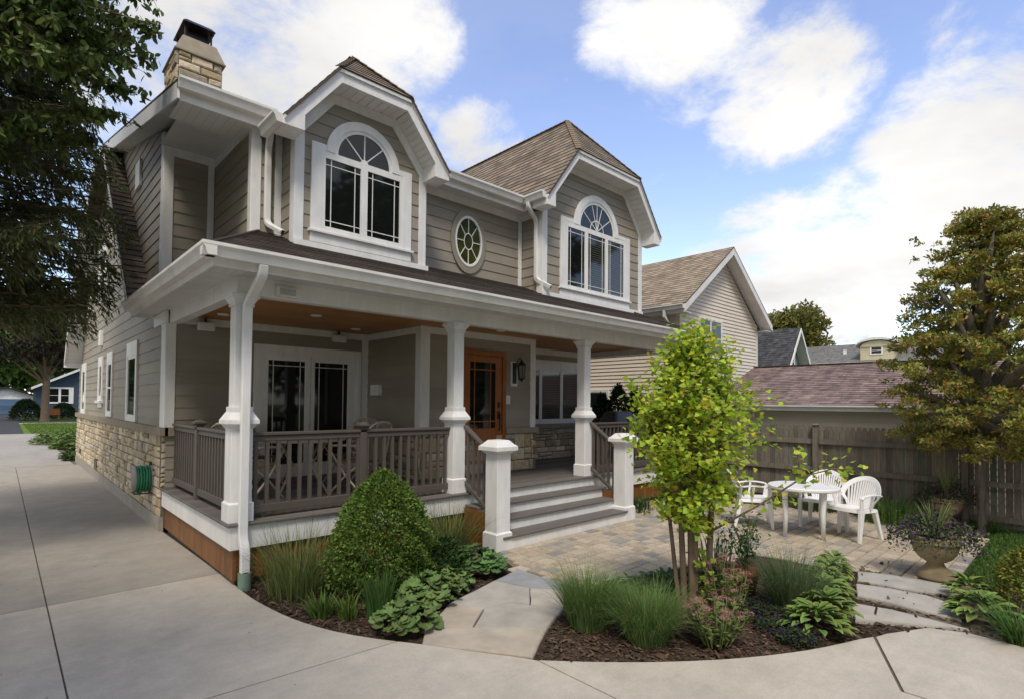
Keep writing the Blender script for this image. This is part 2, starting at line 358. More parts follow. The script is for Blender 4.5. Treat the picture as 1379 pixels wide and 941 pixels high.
def courses(b, F, poly, expo, lip, v0=0.0, base=0.0, uv=False, boards=None):
    lo = min(p[1] for p in poly); hi = max(p[1] for p in poly)
    k = math.floor((lo - v0) / expo)
    while v0 + k * expo < hi - 1e-6:
        a, c = v0 + k * expo, v0 + (k + 1) * expo; k += 1
        q = clip(clip(poly, a, True), c, False)
        if len(q) < 3: continue
        dd = lambda v: base + lip * (c - v) / expo
        if boards:      # separate boards with butt joints and their own tone
            ua, ub = min(p[0] for p in q), max(p[0] for p in q); cuts = [ua]; x = ua + rnd.uniform(.6, 3.6)
            while x < ub - .3: cuts.append(x); x += 3.6
            cuts.append(ub)
            for c0, c1 in zip(cuts, cuts[1:]):
                sw = [(p[1], p[0]) for p in q]; sw = clip(clip(sw, c0 + (.0015 if c0 > ua else 0), True), c1 - (.0015 if c1 < ub else 0), False)
                if len(sw) < 3: continue
                s = rnd.uniform(.93, 1.05); tl = rnd.uniform(-.0015, .0015)
                b.face([F.p(u, v, dd(v) + tl * (c - v) / expo) for v, u in sw], tuple(k * s for k in boards))
        else: b.face([F.p(u, v, dd(v)) for u, v in q], None, [(u, v - v0) for u, v in q] if uv else None)
        low = sorted([p for p in q if abs(p[1] - a) < 1e-6])
        if len(low) >= 2:
            u0, u1 = low[0][0], low[-1][0]
            b.face([F.p(u0, a, base + lip), F.p(u1, a, base + lip), F.p(u1, a, base), F.p(u0, a, base)], boards, [(u0, a - v0 + .001)] * 4 if uv else None)
def plane_frame(pts):
    """frame of a roof plane: u level, v up the slope"""
    a, b_, c = [Vector(p) for p in pts[:3]]; nn = (b_ - a).cross(c - a).normalized()
    if nn.z < 0: nn = -nn
    U = Vector((-nn.y, nn.x, 0)).normalized(); V = nn.cross(U).normalized()
    if V.z < 0: V = -V; U = -U
    low = min(pts, key=lambda p: p[2])
    return Fr(low, U, V, nn)
def roof(b, pts, thick=.03, expo=.14, lip=.012):
    F = plane_frame(pts); poly = [((Vector(p) - F.o).dot(F.U), (Vector(p) - F.o).dot(F.V)) for p in pts]
    courses(b, F, poly, expo, lip, uv=True)
    b.face([F.p(u, v, -thick) for u, v in poly])
    for i in range(len(poly)):
        p, q = poly[i], poly[(i + 1) % len(poly)]
        b.face([F.p(*p, .006), F.p(*q, .006), F.p(*q, -thick), F.p(*p, -thick)])
PAL = [(.42, .34, .225), (.47, .39, .275), (.36, .305, .225), (.43, .37, .285), (.32, .275, .21), (.50, .43, .31), (.42, .33, .195), (.38, .345, .285)]
PAL = [tuple(v * 1.26 for v in c) for c in PAL]
def stones(b, F, u0, u1, v0, v1, hmin=.11, hmax=.25, wmin=.15, wmax=.42, seed=1, gap=.008, depth=.05):
    r = random.Random(seed)
    def st(a, c, e, f):
        d = depth * r.uniform(.55, 1.1); j = lambda: r.uniform(-.008, .008)
        o = [(a + gap, e + gap), (c - gap, e + gap), (c - gap, f - gap), (a + gap, f - gap)]
        o = [(x + j() * .6, y + j() * .6) for x, y in o]; m = min(.016, (f - e) * .16, (c - a) * .16)
        sg = [(1, 1), (-1, 1), (-1, -1), (1, -1)]
        i = [(o[k][0] + sg[k][0] * (m + abs(j())), o[k][1] + sg[k][1] * (m + abs(j()))) for k in range(4)]
        k0 = r.choice(PAL); s = r.uniform(.75, 1.15); col = tuple(x * s for x in k0)
        B = [F.p(*q, .0) for q in o]; Mi = [F.p(*q, d * .7) for q in o]; T = [F.p(*q, d + j() * .8) for q in i]
        b.face(T, col)
        for k in range(4):
            n = (k + 1) % 4; b.face([Mi[k], Mi[n], T[n], T[k]], col); b.face([B[k], B[n], Mi[n], Mi[k]], col)
    y = v0
    while y < v1 - .02:
        hh = r.uniform(hmin, hmax)
        if v1 - (y + hh) < hmin * .8: hh = v1 - y
        x = u0
        while x < u1 - .01:
            w = r.uniform(wmin, wmax) * (1.0 if hh > .12 else 1.2)
            if u1 - (x + w) < wmin * .8: w = u1 - x
            if hh > .13 and r.random() < .45:
                s = hh * r.uniform(.4, .6)
                if r.random() < .5 and w > .24:
                    q = w * r.uniform(.4, .6); st(x, x + q, y, y + s); st(x + q, x + w, y, y + s); st(x, x + w, y + s, y + hh)
                else: st(x, x + w, y, y + s); st(x, x + w, y + s, y + hh)
            else: st(x, x + w, y, y + hh)
            x += w
        y += hh
GP = [(0, 0), (.078, 0), (.088, .03), (.10, .065), (.122, .095), (.122, .125), (.108, .125), (.108, .115), (0, .105)]
def gutter(b, a, c, out, z):
    """ogee gutter from a to c (x, y), profile pushed towards out, bottom at z"""
    a, c, o = Vector((*a, z)), Vector((*c, z)), Vector((*out, 0))
    q = [a + o * d + Vector((0, 0, hh)) for d, hh in GP]; b.prism(q, c - a)

def gutters(items, parent, mat):
    for it in items:
        q = MB(); gutter(q, *it); q.build('gutter', mat, parent)
# numpy instancing for foliage
def inst(name, tv, tf, pos, ax, nr, sc, col, mat, parent=None, tcol=None):
    tv = np.asarray(tv, float); tf = np.asarray(tf, int); pos = np.asarray(pos, float); n = len(pos)
    ax = np.asarray(ax, float); ax = ax / (np.linalg.norm(ax, axis=1, keepdims=True) + 1e-9)
    nr = np.asarray(nr, float); nr = nr - (nr * ax).sum(1, keepdims=True) * ax
    nr = nr / (np.linalg.norm(nr, axis=1, keepdims=True) + 1e-9); y = np.cross(nr, ax)
    sc = np.broadcast_to(np.asarray(sc, float), (n,))[:, None, None]
    v = pos[:, None] + sc * (tv[None, :, 0:1] * ax[:, None] + tv[None, :, 1:2] * y[:, None] + tv[None, :, 2:3] * nr[:, None])
    k = len(tv); f = (tf[None] + (np.arange(n) * k)[:, None, None]).reshape(-1, tf.shape[1])
    c = np.repeat(np.asarray(col, float)[:, None], k, 1)
    if tcol is not None: c = c * np.asarray(tcol, float)[None] if np.asarray(tcol).ndim == 2 else c
    return raw(name, v.reshape(-1, 3), f, c.reshape(-1, 3), mat, parent)
def raw(name, v, f, c, mat, parent=None, smooth=False):
    me = bpy.data.meshes.new(name); m = f.shape[1]
    me.vertices.add(len(v)); me.vertices.foreach_set('co', np.asarray(v, np.float32).ravel())
    me.loops.add(f.size); me.loops.foreach_set('vertex_index', f.astype(np.int32).ravel())
    me.polygons.add(len(f)); me.polygons.foreach_set('loop_start', np.arange(0, f.size, m, dtype=np.int32))
    me.update(calc_edges=True)
    at = me.attributes.new('Col', 'FLOAT_COLOR', 'POINT')
    at.data.foreach_set('color', np.concatenate([c, np.ones((len(c), 1))], 1).astype(np.float32).ravel())
    return link(name, me, mat, parent, smooth)
def unit(n): d = rg.normal(size=(n, 3)); return d / np.linalg.norm(d, axis=1, keepdims=True)
def tint(base, n, s=.25, hue=.12):
    b = np.asarray(base, float); g = rg.uniform(1 - s, 1 + s, (n, 1)); return np.clip(b[None] * g * rg.uniform(1 - hue, 1 + hue, (n, 3)), 0, 1)
LEAF = ([(0, 0, 0), (.35, .26, .05), (1, 0, -.05), (.35, -.26, .05)], [(0, 1, 2, 3)])
LEAFT = ([(0, 0, 0), (.25, .2, .04), (.65, .2, .03), (1, 0, -.08), (.65, -.2, .03), (.25, -.2, .04)], [(0, 1, 2, 3), (0, 3, 4, 5)])
FAN = ([(0, 0, 0), (.75, .5, .06), (.95, .12, -.02), (.85, 0, .02), (.95, -.12, -.02), (.75, -.5, .06)], [(0, 1, 2, 3), (0, 3, 4, 5)])
def blades(name, base, out, h, reach, droop, w, col, mat, parent=None, seg=4):
    """arching strips: base (n,3), out (n,2) level unit direction"""
    n = len(base); t = np.linspace(0, 1, seg + 1)[None]
    hz = (reach[:, None] * (t ** 1.3)); z = h[:, None] * (t - droop[:, None] * t ** 2.6)
    side = np.stack([-out[:, 1], out[:, 0], np.zeros(n)], 1)
    rot = rg.uniform(-.9, .9, n); side = side * np.cos(rot)[:, None] + np.concatenate([out, np.zeros((n, 1))], 1) * np.sin(rot)[:, None]
    ctr = base[:, None] + np.stack([out[:, None, 0] * hz, out[:, None, 1] * hz, z], 2)
    ww = (w[:, None] * np.clip(1.05 - t ** 1.6, .04, 1))[..., None] * side[:, None]
    v = np.stack([ctr - ww, ctr + ww], 2).reshape(n, -1, 3); k = 2 * (seg + 1)
    tf = np.array([(2 * i, 2 * i + 1, 2 * i + 3, 2 * i + 2) for i in range(seg)])
    f = (tf[None] + (np.arange(n) * k)[:, None, None]).reshape(-1, 4)
    c = np.repeat(col[:, None], k, 1)
    return raw(name, v.reshape(-1, 3), f, c.reshape(-1, 3), mat, parent)
def tuft(name, c, n, r, h, reach, droop, w, col, mat=None, parent=None, lean=(0, 0), seg=4):
    a = rg.uniform(0, 2 * math.pi, n); q = np.sqrt(rg.uniform(0, 1, n)) * r
    base = np.stack([c[0] + np.cos(a) * q, c[1] + np.sin(a) * q, np.full(n, c[2])], 1)
    a2 = a + rg.normal(0, .5, n); out = np.stack([np.cos(a2) + lean[0], np.sin(a2) + lean[1]], 1); out /= np.linalg.norm(out, axis=1, keepdims=True) + 1e-9
    e = rg.uniform(.3, 1, n) ** .6
    return blades(name, base, out, h * (.42 + .66 * rg.beta(3, 1.6, n)), reach * rg.uniform(.1, 1, n), droop * rg.uniform(.3, 1.1, n), w * rg.uniform(.6, 1.1, n), tint(col, n, .3, .15), mat or m_leafd, parent, seg)

# ------------------------------------------------------------------ ground
def sheet(name, pts, z, mat, depth=0, kind='structure'):
    b = MB()
    if depth: b.prism([(x, y, z - depth) for x, y in pts], (0, 0, depth))
    else: b.face([(x, y, z) for x, y in pts])
    return b.build(name, mat, kind=kind)
sheet('ground', [(-300, -300), (400, -300), (400, 500), (-300, 500)], -.05, m_ground)
BED = [(1.815, 6.517), (1.789, 5.873), (1.81, 5.338), (1.902, 4.698), (2.1, 4.138), (2.452, 3.602), (2.913, 2.838), (3.211, 2.522), (3.616, 2.157), (4.081, 1.815), (4.66, 1.493), (5.41, 1.222)]
def smooth_line(p, it=2):
    for _ in range(it):
        q = [p[0]]
        for a, c in zip(p, p[1:]): q += [(a[0] * .75 + c[0] * .25, a[1] * .75 + c[1] * .25), (a[0] * .25 + c[0] * .75, a[1] * .25 + c[1] * .75)]
        p = q + [p[-1]]
    return p
bed = smooth_line(BED)
sheet('joint_ground', [(-8, -8), (9, -8), (9, 1.2), (5.9, 1.2), (5.81, 1.0)] + bed[::-1] + [(1.77, 9), (1.77, 30), (-8, 30)], -.014, m_joint)
sheet('mulch_bed_soil', [(1.5, 9.2), (1.5, 4), (2.0, 2), (4, .6), (8.2, -1.6), (8.2, 1.05), (11.3, 1.0), (11.3, 9.2)], -.025, m_mulch)
# concrete: slabs divided by real joints, top at z = 0
g = .006
XJ = .356
def line_between(y0, y1): return [p for p in bed if y1 <= p[1] <= y0]
def conc(name, pts, mat=m_conc):
    b = MB(); b.prism([(x, y, -.1) for x, y in pts], (0, 0, .1)); return b.build(name, mat, kind='structure')
ycj = 6.56
conc('driveway', [(-8, ycj + g), (XJ - g, ycj + g), (XJ - g, 20.25), (-8, 20.25)], m_conc_old)
conc('driveway', [(XJ + g, ycj + g), (1.80, ycj + g), (1.74, 9.2), (1.70, 20.2), (1.3, 20.2), (XJ + g, 20.25)], m_conc_old)
conc('driveway', [(-8, -8), (XJ - g, -8), (XJ - g, ycj - g), (-8, ycj - g)])
JA = (2.02, 3.83)   # joint running from the bed towards the camera
edgeA = [p for p in bed if p[1] > 4.0]
j1 = [p for p in bed if p[1] <= 4.0 and p[0] < 2.9]
JP, JQ = (2.335, 3.785), (1.30, 3.845)       # cross joint, from the bed edge to the long joint
jd = (JQ[1] - JP[1]) / (JQ[0] - JP[0]); jy = lambda x: JP[1] + jd * (x - JP[0])
conc('driveway', [(XJ + g, jy(XJ) + g), (JP[0] - .01, JP[1] + g)] + [p for p in bed if p[0] < 2.32 and p[1] < ycj - .05][::-1] + [(1.81, ycj - g), (XJ + g, ycj - g)])
conc('driveway', [(XJ + g, -8), (2.9, -8), (2.925 - g, 2.82)] + [p for p in bed if 2.35 < p[0] < 2.91][::-1] + [(JP[0], JP[1] - g), (XJ + g, jy(XJ) - g)])
conc('driveway', [(2.9 + 2 * g, -8), (4.4, -8), (4.40, .9), (5.26, 1.262)] + [p for p in bed if 2.945 < p[0] < 5.2][::-1] + [(2.925 + g, 2.815)])
conc('driveway', [(4.4 + 2 * g, -8), (9, -8), (9, -2.6), (7.3, -1.4), (6.3, -.35), (5.93, .40), (5.95, .76), (5.82, 1.0), (5.41, 1.205), (5.28, 1.245), (4.42, .885)])
conc('far_driveway', [(-8, 20.29), (1.6, 20.29), (1.6, 27.5), (3.2, 38.5), (.95, 39.5), (-8, 40)], m_conc_old)
sheet('asphalt_drive', [(-10, 40.1), (.95, 39.6), (1.07, 55.7), (2.0, 91), (-12, 91)], -.02, m_asph)
sheet('far_walk', [(1.1, 56), (30, 56), (30, 58), (1.1, 58)], -.02, m_conc_old)
sheet('front_lawn', [(1.0, 40), (30, 39), (30, 55.8), (1.1, 55.8)], -.03, material('far_lawn_grass', (.11, .17, .03), .95, .1, .25, 3, .5, 20))
sheet('lawn_soil', [(7.56, 1.035), (10.93, 1.10), (11.2, 1.0), (11.2, -6), (8.2, -6)], -.012, m_lawn)
# paver patio
def patio():
    base = MB(); P = [(7.2, 1.9), (7.53, 1.1), (10.93, 1.13), (11.02, 2.2), (10.85, 3.3), (10.2, 5.3), (9.4, 6.0), (7.7, 5.9), (7.5, 5.2), (4.62, 5.24), (4.33, 4.5), (4.35, 3.95), (4.5, 3.55), (5.06, 3.47), (5.66, 3.37), (6.27, 3.15), (7.0, 3.0)]
    base.face([(x, y, -.012) for x, y in P]); base.build('patio_sand', material('joint_sand', (.20, .16, .115), .95, .1, .2, 20), kind='structure')
    def inside(x, y):
        c = False
        for i in range(len(P)):
            (x1, y1), (x2, y2) = P[i], P[(i + 1) % len(P)]
            if (y1 > y) != (y2 > y) and x < (x2 - x1) * (y - y1) / (y2 - y1) + x1: c = not c
        return c
    b = MB(); r = random.Random(5); cols = [(.40, .33, .24), (.43, .36, .27), (.38, .315, .235), (.35, .305, .25), (.27, .25, .225), (.44, .37, .28), (.41, .34, .255), (.40, .32, .235)]
    y = 1.05
    while y < 6.1:
        hh = r.choice((.115, .15, .15, .19)); x = 4.2 + r.uniform(-.1, .05)
        while x < 11.1:
            w = r.choice((.115, .17, .19, .23, .26)); cx, cy = x + w / 2, y + hh / 2
            if inside(cx, cy):
                c = r.choice(cols); s = r.uniform(.88, 1.12); c = (c[0] * s, c[1] * s * 1.03, c[2] * s * 1.04); z = r.uniform(-.002, .002); q = .004; e = .008
                B = [(x + q, y + q), (x + w - q, y + q), (x + w - q, y + hh - q), (x + q, y + hh - q)]
                T = [(x + q + e, y + q + e), (x + w - q - e, y + q + e), (x + w - q - e, y + hh - q - e), (x + q + e, y + hh - q - e)]
                b.face([(*p, z) for p in T], c)
                for k in range(4): b.face([(*B[k], -.012), (*B[(k + 1) % 4], -.012), (*T[(k + 1) % 4], z), (*T[k], z)], tuple(v * .92 for v in c))
            x += w
        y += hh
    b.build('paver_patio', m_paver, kind='structure')
patio()
# flagstones
def flag(pts, label, col, z=.0, group='flagstones of the path to the steps', shrink=.004, th=.07):
    cx = sum(p[0] for p in pts) / len(pts); cy = sum(p[1] for p in pts) / len(pts); q = []
    n = len(pts)
    for i in range(n):
        a, c = pts[i], pts[(i + 1) % n]; L_ = math.hypot(c[0] - a[0], c[1] - a[1]); k = max(1, int(L_ / .12))
        for j in range(k):
            t = j / k; x, y = a[0] + (c[0] - a[0]) * t, a[1] + (c[1] - a[1]) * t
            if j: x += rnd.uniform(-.005, .005); y += rnd.uniform(-.005, .005)
            d = math.hypot(x - cx, y - cy); q.append((x - (x - cx) / d * shrink, y - (y - cy) / d * shrink))
    b = MB(); top = [(x - (x - cx) * .02, y - (y - cy) * .02, z + rnd.uniform(-.002, .002)) for x, y in q]
    mid = [(x, y, z - .012) for x, y in q]; bot = [(x, y, z - th) for x, y in q]
    b.face(top, col)
    for i in range(len(q)):
        j = (i + 1) % len(q); b.face([mid[i], mid[j], top[j], top[i]], col); b.face([bot[i], bot[j], mid[j], mid[i]], col)
    o = b.build('flagstone', m_flag); tag(o, label, 'flagstone', group)
fP, fQ, fR, fU, fW, fM, fZ, fY, fK = (2.936, 3.583), (3.272, 3.836), (3.568, 3.795), (3.651, 3.62), (3.83, 3.365), (3.36, 3.14), (3.98, 3.95), (3.87, 4.37), (4.20, 3.68)
flag([(2.447, 3.615), (2.627, 3.84), fP, fM, (2.934, 2.872)], 'long buff flagstone along the concrete edge, first of the path', (.42, .37, .30), .008)
flag([(2.627, 3.84), (2.786, 3.928), (3.112, 4.152), fQ, fP], 'buff flagstone beside the lobed leaf plants at the left edge of the path', (.43, .375, .30), .010)
flag([fP, fQ, fR, fU, fW, fM], 'wide grey flagstone in the middle of the path', (.385, .36, .315), .009)
flag([(3.112, 4.152), (3.38, 4.23), (3.651, 4.307), fY, fZ, fU, fR, fQ], 'grey flagstone between the middle slab and the blue grey one', (.40, .375, .33), .010)
flag([fU, fZ, fK, fW], 'small light flagstone beside the left foreground grass', (.44, .40, .34), .010)
flag([fY, (4.215, 4.464), (4.328, 4.51), (4.319, 3.996), (4.37, 3.869), fK, fZ], 'blue grey flagstone where the path meets the pavers', (.30, .305, .31), .011)
ST = 'stepping slabs between patio and concrete'
flag([(7.16, 1.87), (7.30, 1.564), (7.37, 1.054), (7.03, .955), (6.86, 1.276), (6.80, 1.778)], 'pale stepping slab nearest the paver patio', (.40, .385, .35), .012, ST)
flag([(6.664, 1.756), (6.755, 1.458), (6.774, 1.152), (6.654, .92), (6.234, .82), (6.241, 1.112), (6.26, 1.408), (6.25, 1.636)], 'pale stepping slab in the middle of three', (.41, .385, .34), .012, ST)
flag([(5.971, 1.62), (6.06, 1.306), (6.045, 1.026), (6.02, .74), (5.87, .992), (5.71, 1.25), (5.53, 1.465)], 'pale stepping slab nearest the concrete drive', (.42, .39, .345), .012, ST)
# shredded bark on the beds
def chips():
    n = 22000; p = []
    bx = sorted(BED, key=lambda q: -q[1])
    def edge(x, y):      # true inside the concrete edge of the beds
        xe = np.interp(-y, [-q[1] for q in bx], [q[0] for q in bx]); return x > xe + .02
    while len(p) < n:
        x, y = rnd.uniform(1.75, 8), rnd.uniform(-.6, 6)
        a = edge(x, y) and y < 5.95 and y > 3.9 + (x - 2.6) * .42 and x < 4.45 and y > 3.95
        c = x > 2.95 and edge(x, y) and y < 2.86 + (x - 2.93) * .6 and y < 3.3 and x < 6.2 and y > 1.24
        d = x > 5.4 and y < 1.9 and y > 1.0 - (x - 5.6) * .9
        if a or c or d: p.append((x, y, rnd.uniform(-.022, -.006)))
    a = unit(n); a[:, 2] *= .25
    inst('bark_mulch', [(0, .26, 0), (1, .18, 0), (1, -.18, 0), (0, -.26, .1)], [(0, 1, 2, 3)], np.array(p), a, np.tile([0., 0, 1], (n, 1)) + unit(n) * .35, rg.gamma(2.2, .009, n) + .005, tint((.095, .066, .047), n, .65, .15), m_chip)['kind'] = 'stuff'
chips()
def boxes(name, mat, items, bevel=0):
    for it in items:
        q = MB(); q.box(*it); q.build(name, mat, house, bevel=bevel)
# ------------------------------------------------------------------ the house
house = thing('house', 'taupe two storey house with white trim, arched dormer windows and front porch', 'house', (5.5, 9, 0))
DZ = .635                       # deck level
def wall(name, F, poly, expo=.178, lip=.011, v0=0.0, mat=None, parent=house):
    b = MB(); courses(b, F, poly, expo, lip, v0, .004, boards=SIDING if mat is None else None)
    b.face([F.p(u, v, .002) for u, v in poly], SIDING if mat is None else None); return b.build(name, mat or m_siding, parent)
def rect(u0, u1, v0, v1): return [(u0, v0), (u1, v0), (u1, v1), (u0, v1)]
XS, YP, YB, YR, YD, YM = 1.75, 9.15, 7.40, 8.50, 6.95, 7.50     # side wall, patio door wall, bay, right wall, dormer fronts, wall between dormers
XB0, XB1, XR = 4.93, 7.50, 10.43
# siding walls
wall('wall', FX(XS), rect(YP, 21, 1.46, 3.42))
wall('wall', FX(XS), [(9.75, 3.30), (21.2, 3.30), (17.6, 6.55), (15.3, 7.05), (13, 6.62)], v0=.02)
wall('wall', FY(YP), rect(XS, XB0, DZ, 3.1))
wall('wall', FX(XB0), rect(YB, YP, 1.4, 3.1))
wall('wall', FY(YB), rect(XB0, XB1, 1.4, 3.1))
wall('wall', FX(XB1, 1), rect(YB, YR, 1.4, 3.1))
wall('wall', FY(YR), rect(XB1, XR, 1.4, 3.1))
wall('wall', FX(XR, 1), rect(YR, 21, .0, 3.3))
wall('wall', FX(XR, 1), rect(YD, 21, 3.36, 5.6))
wall('wall', FY(YP), rect(1.67, 2.33, 3.4, 5.56))
wall('wall', FX(1.67), [(YP, 3.35), (9.95, 3.38), (13.6, 7.0), (13.0, 6.75), (YP, 5.78)])
wall('wall', FX(2.33), rect(7.44, YP, 3.7, 5.56))
wall('wall', FY(7.44), rect(2.33, 2.72, 3.9, 5.45))
wall('wall', FX(2.70), rect(YD, 7.44, 3.7, 5.45))
wall('wall', FY(YM), rect(4.63, 7.26, 3.9, 5.47))
wall('wall', FX(4.63, 1), rect(YD, YM, 3.7, 5.45))
wall('wall', FX(7.26), rect(YD, YM, 3.7, 5.6))
b = MB()     # core behind the siding, so no light passes through the house
b.box(1.80, 10.38, 9.25, 20.9, .05, 5.4); b.box(4.98, 7.45, 7.45, 9.3, .05, 3.1); b.box(7.4, 10.38, 8.55, 9.3, .05, 3.1)
b.box(2.75, 4.58, 7.0, 12, 3.3, 5.3); b.box(7.31, 10.38, 7.0, 12, 3.3, 5.5); b.box(4.5, 7.4, 7.55, 12, 3.3, 5.4); b.box(2.38, 2.8, 7.5, 12, 3.3, 5.4)
b.box(1.80, 10.3, 9.9, 20, 5.3, 6.0); b.build('wall_core', m_mortar, house)
# stone bases
def stone_wall(F, u0, u1, v0, v1, seed, **k):
    b = MB(); stones(b, F, u0, u1, v0, v1, seed=seed, **k); o = b.build('stone_base', m_stone, house)
    q = MB(); fbox(q, F, u0, u1, v0, v1, -.03, .018); q.build('mortar_bed', m_mortar, o); return o
stone_wall(FX(XS - .01), YP + .06, 21.05, .20, 1.37, 3, wmax=.34, hmax=.17)
b = MB(); fbox(b, FX(XS - .01), YP + .06, 21.05, -.1, .2, -.02, .045); b.build('foundation', m_conc_old, house)
stone_wall(FY(YP + .05), XS - .05, XS + .22, DZ, 1.37, 8, wmax=.27)
stone_wall(FX(XB0), YB - .05, YP, DZ, 1.33, 4)
stone_wall(FY(YB), XB0 - .055, XB1 + .05, DZ, 1.33, 5)
stone_wall(FX(XB1, 1), YB - .05, YR, DZ, 1.33, 6)
stone_wall(FY(YR), XB1 + .05, XR, DZ, 1.33, 7)
b = MB()
fbox(b, FX(XS), YP - .06, 21.1, 1.372, 1.49, -.02, .085); b.box(XS - .02, XS + .24, YP - .06, YP, 1.372, 1.49)
b.box(XB0 - .09, XB0 + .02, YB - .08, YP, 1.332, 1.43); b.box(XB0 + .02, 5.70, YB - .08, YB, 1.332, 1.43); b.box(6.74, XB1 + .08, YB - .08, YB, 1.332, 1.43)
b.box(XB1, XB1 + .08, YB, YR, 1.332, 1.43); b.box(XB1 + .08, XR, YR - .08, YR, 1.332, 1.43)
b.build('water_table_cap', m_cap, house, bevel=.008)
for y, z0, z1, w in ((19.7, .36, .50, .22), (16.2, .25, .47, .5)):
    b = MB(); fbox(b, FX(XS), y - w / 2, y + w / 2, z0, z1, .03, .075); b.build('vent', m_dark, house)
# porch floor, fascia, skirting
b = MB(); b.box(1.69, 10.56, 5.95, YP - .001, DZ - .03, DZ); b.build('porch_deck', material('grey_decking_boards', (.135, .122, .112), .6, .3, .08, 5, .1, 80, extra=plank_tex(1, .14, .005, .4)), house, bevel=.006)
boxes('deck_fascia', m_white2, [(1.725, 4.82, 5.985, 6.02, .365, DZ - .032), (7.45, 10.52, 5.985, 6.02, .365, DZ - .032), (1.725, 1.76, 6.02, 9.18, .365, DZ - .032)], .003)
boxes('deck_skirting', m_skirt, [(1.765, 4.75, 6.022, 6.05, .05, .43), (7.6, 10.5, 6.022, 6.05, .05, .43)], 0)
b = MB(); b.box(1.765, 1.79, 6.05, 9.2, .05, .43); b.build('deck_skirting', m_skirty, house)
b = MB(); b.box(1.80, 10.4, 6.08, 9.1, -.1, .36); b.build('deck_underside', m_joint, house)
# steps
st = MB()
for k, (yf, z) in enumerate(((5.18, .165), (5.44, .322), (5.69, .478))): st.box(4.74, 7.46 if k == 0 else (7.56 if k == 2 else 7.50), yf, yf + .30, z - .03, z)
tr = st.build('stair_tread', material('grey_stair_boards', (.135, .122, .112), .6, .3, .08, 5, .1, 80), house, bevel=.006)
st = MB()
for yf, z0, z1 in ((5.21, -.02, .134), (5.47, .166, .291), (5.72, .323, .447), (5.985, .479, .604)): st.box(4.76, 7.48, yf, yf + .03, z0, z1)
st.build('stair_riser', m_white, house)
boxes('stair_stringer', m_skirt, [(4.72, 4.755, 5.22, 5.98, -.02, .44), (7.49, 7.52, 5.22, 5.98, -.02, .44)], 0)
# porch columns
def column(x, y=6.13):
    b = MB(); b.cbox(x, y, .84, 1.60, .21); b.cbox(x, y, 1.82, 2.86, .168); c = b.build('column', m_white, house, bevel=.004)
    b = MB(); b.cbox(x, y, DZ + .001, .825, .245); b.frus(x, y, .825, .842, .245, .212); b.build('plinth', m_white, c, bevel=.003)
    b = MB(); b.frus(x, y, 1.595, 1.645, .212, .29); b.cbox(x, y, 1.645, 1.69, .31); b.frus(x, y, 1.69, 1.765, .30, .215); b.cbox(x, y, 1.762, 1.822, .205); b.build('collar', m_white, c, bevel=.003)
    b = MB(); b.cbox(x, y, 2.86, 2.885, .20); b.frus(x, y, 2.885, 2.945, .185, .255); b.cbox(x, y, 2.945, 2.988, .275); b.build('capital', m_white, c, bevel=.003)
CX = (1.835, 4.655, 7.475, 10.295)
for x in CX: column(x)
def newel(x, y=5.335):
    b = MB(); b.cbox(x, y, .21, 1.235, .232); c = b.build('newel_post', m_white, house, bevel=.004)
    b = MB(); b.cbox(x, y, -.02, .205, .275); b.frus(x, y, .205, .225, .275, .24); b.build('plinth', m_white, c, bevel=.003)
    b = MB(); b.frus(x, y, 1.225, 1.27, .24, .33); b.cbox(x, y, 1.27, 1.325, .37); b.frus(x, y, 1.325, 1.345, .36, .32); b.frus(x, y, 1.345, 1.405, .31, .20); b.build('post_cap', m_white, c, bevel=.003)
newel(4.765); newel(7.545)
# beams, soffit, eave boards, ceiling
boxes('porch_beam', m_white, [(1.765, 10.45, 6.06, 6.20, 2.99, 3.195), (1.765, 1.905, 6.20, 9.14, 2.99, 3.195), (10.31, 10.45, 6.20, 8.5, 2.99, 3.195)], .004)
b = MB(); b.box(1.905, 10.31, 6.20, 9.14, 3.11, 3.13); b.build('porch_ceiling', m_ceil, house)
b = MB(); b.box(1.43, 10.83, 5.60, 6.06, 3.18, 3.20); b.build('soffit', m_soffit, house)
boxes('soffit', m_soffity, [(1.43, 1.765, 6.06, 9.98, 3.18, 3.20), (10.45, 10.83, 6.06, 9.98, 3.18, 3.20)], 0)
boxes('fascia', m_white2, [(1.415, 10.845, 5.575, 5.60, 3.135, 3.335), (1.415, 1.44, 5.60, 9.98, 3.135, 3.335), (10.82, 10.845, 5.60, 9.98, 3.135, 3.335), (1.44, 1.76, 9.96, 9.98, 3.135, 3.335)], 0)
gutters([((1.30, 5.575), (10.96, 5.575), (0, -1), 3.205), ((1.415, 9.99), (1.415, 5.456), (-1, 0), 3.205), ((10.845, 5.456), (10.845, 9.99), (1, 0), 3.205)], house, m_white2)
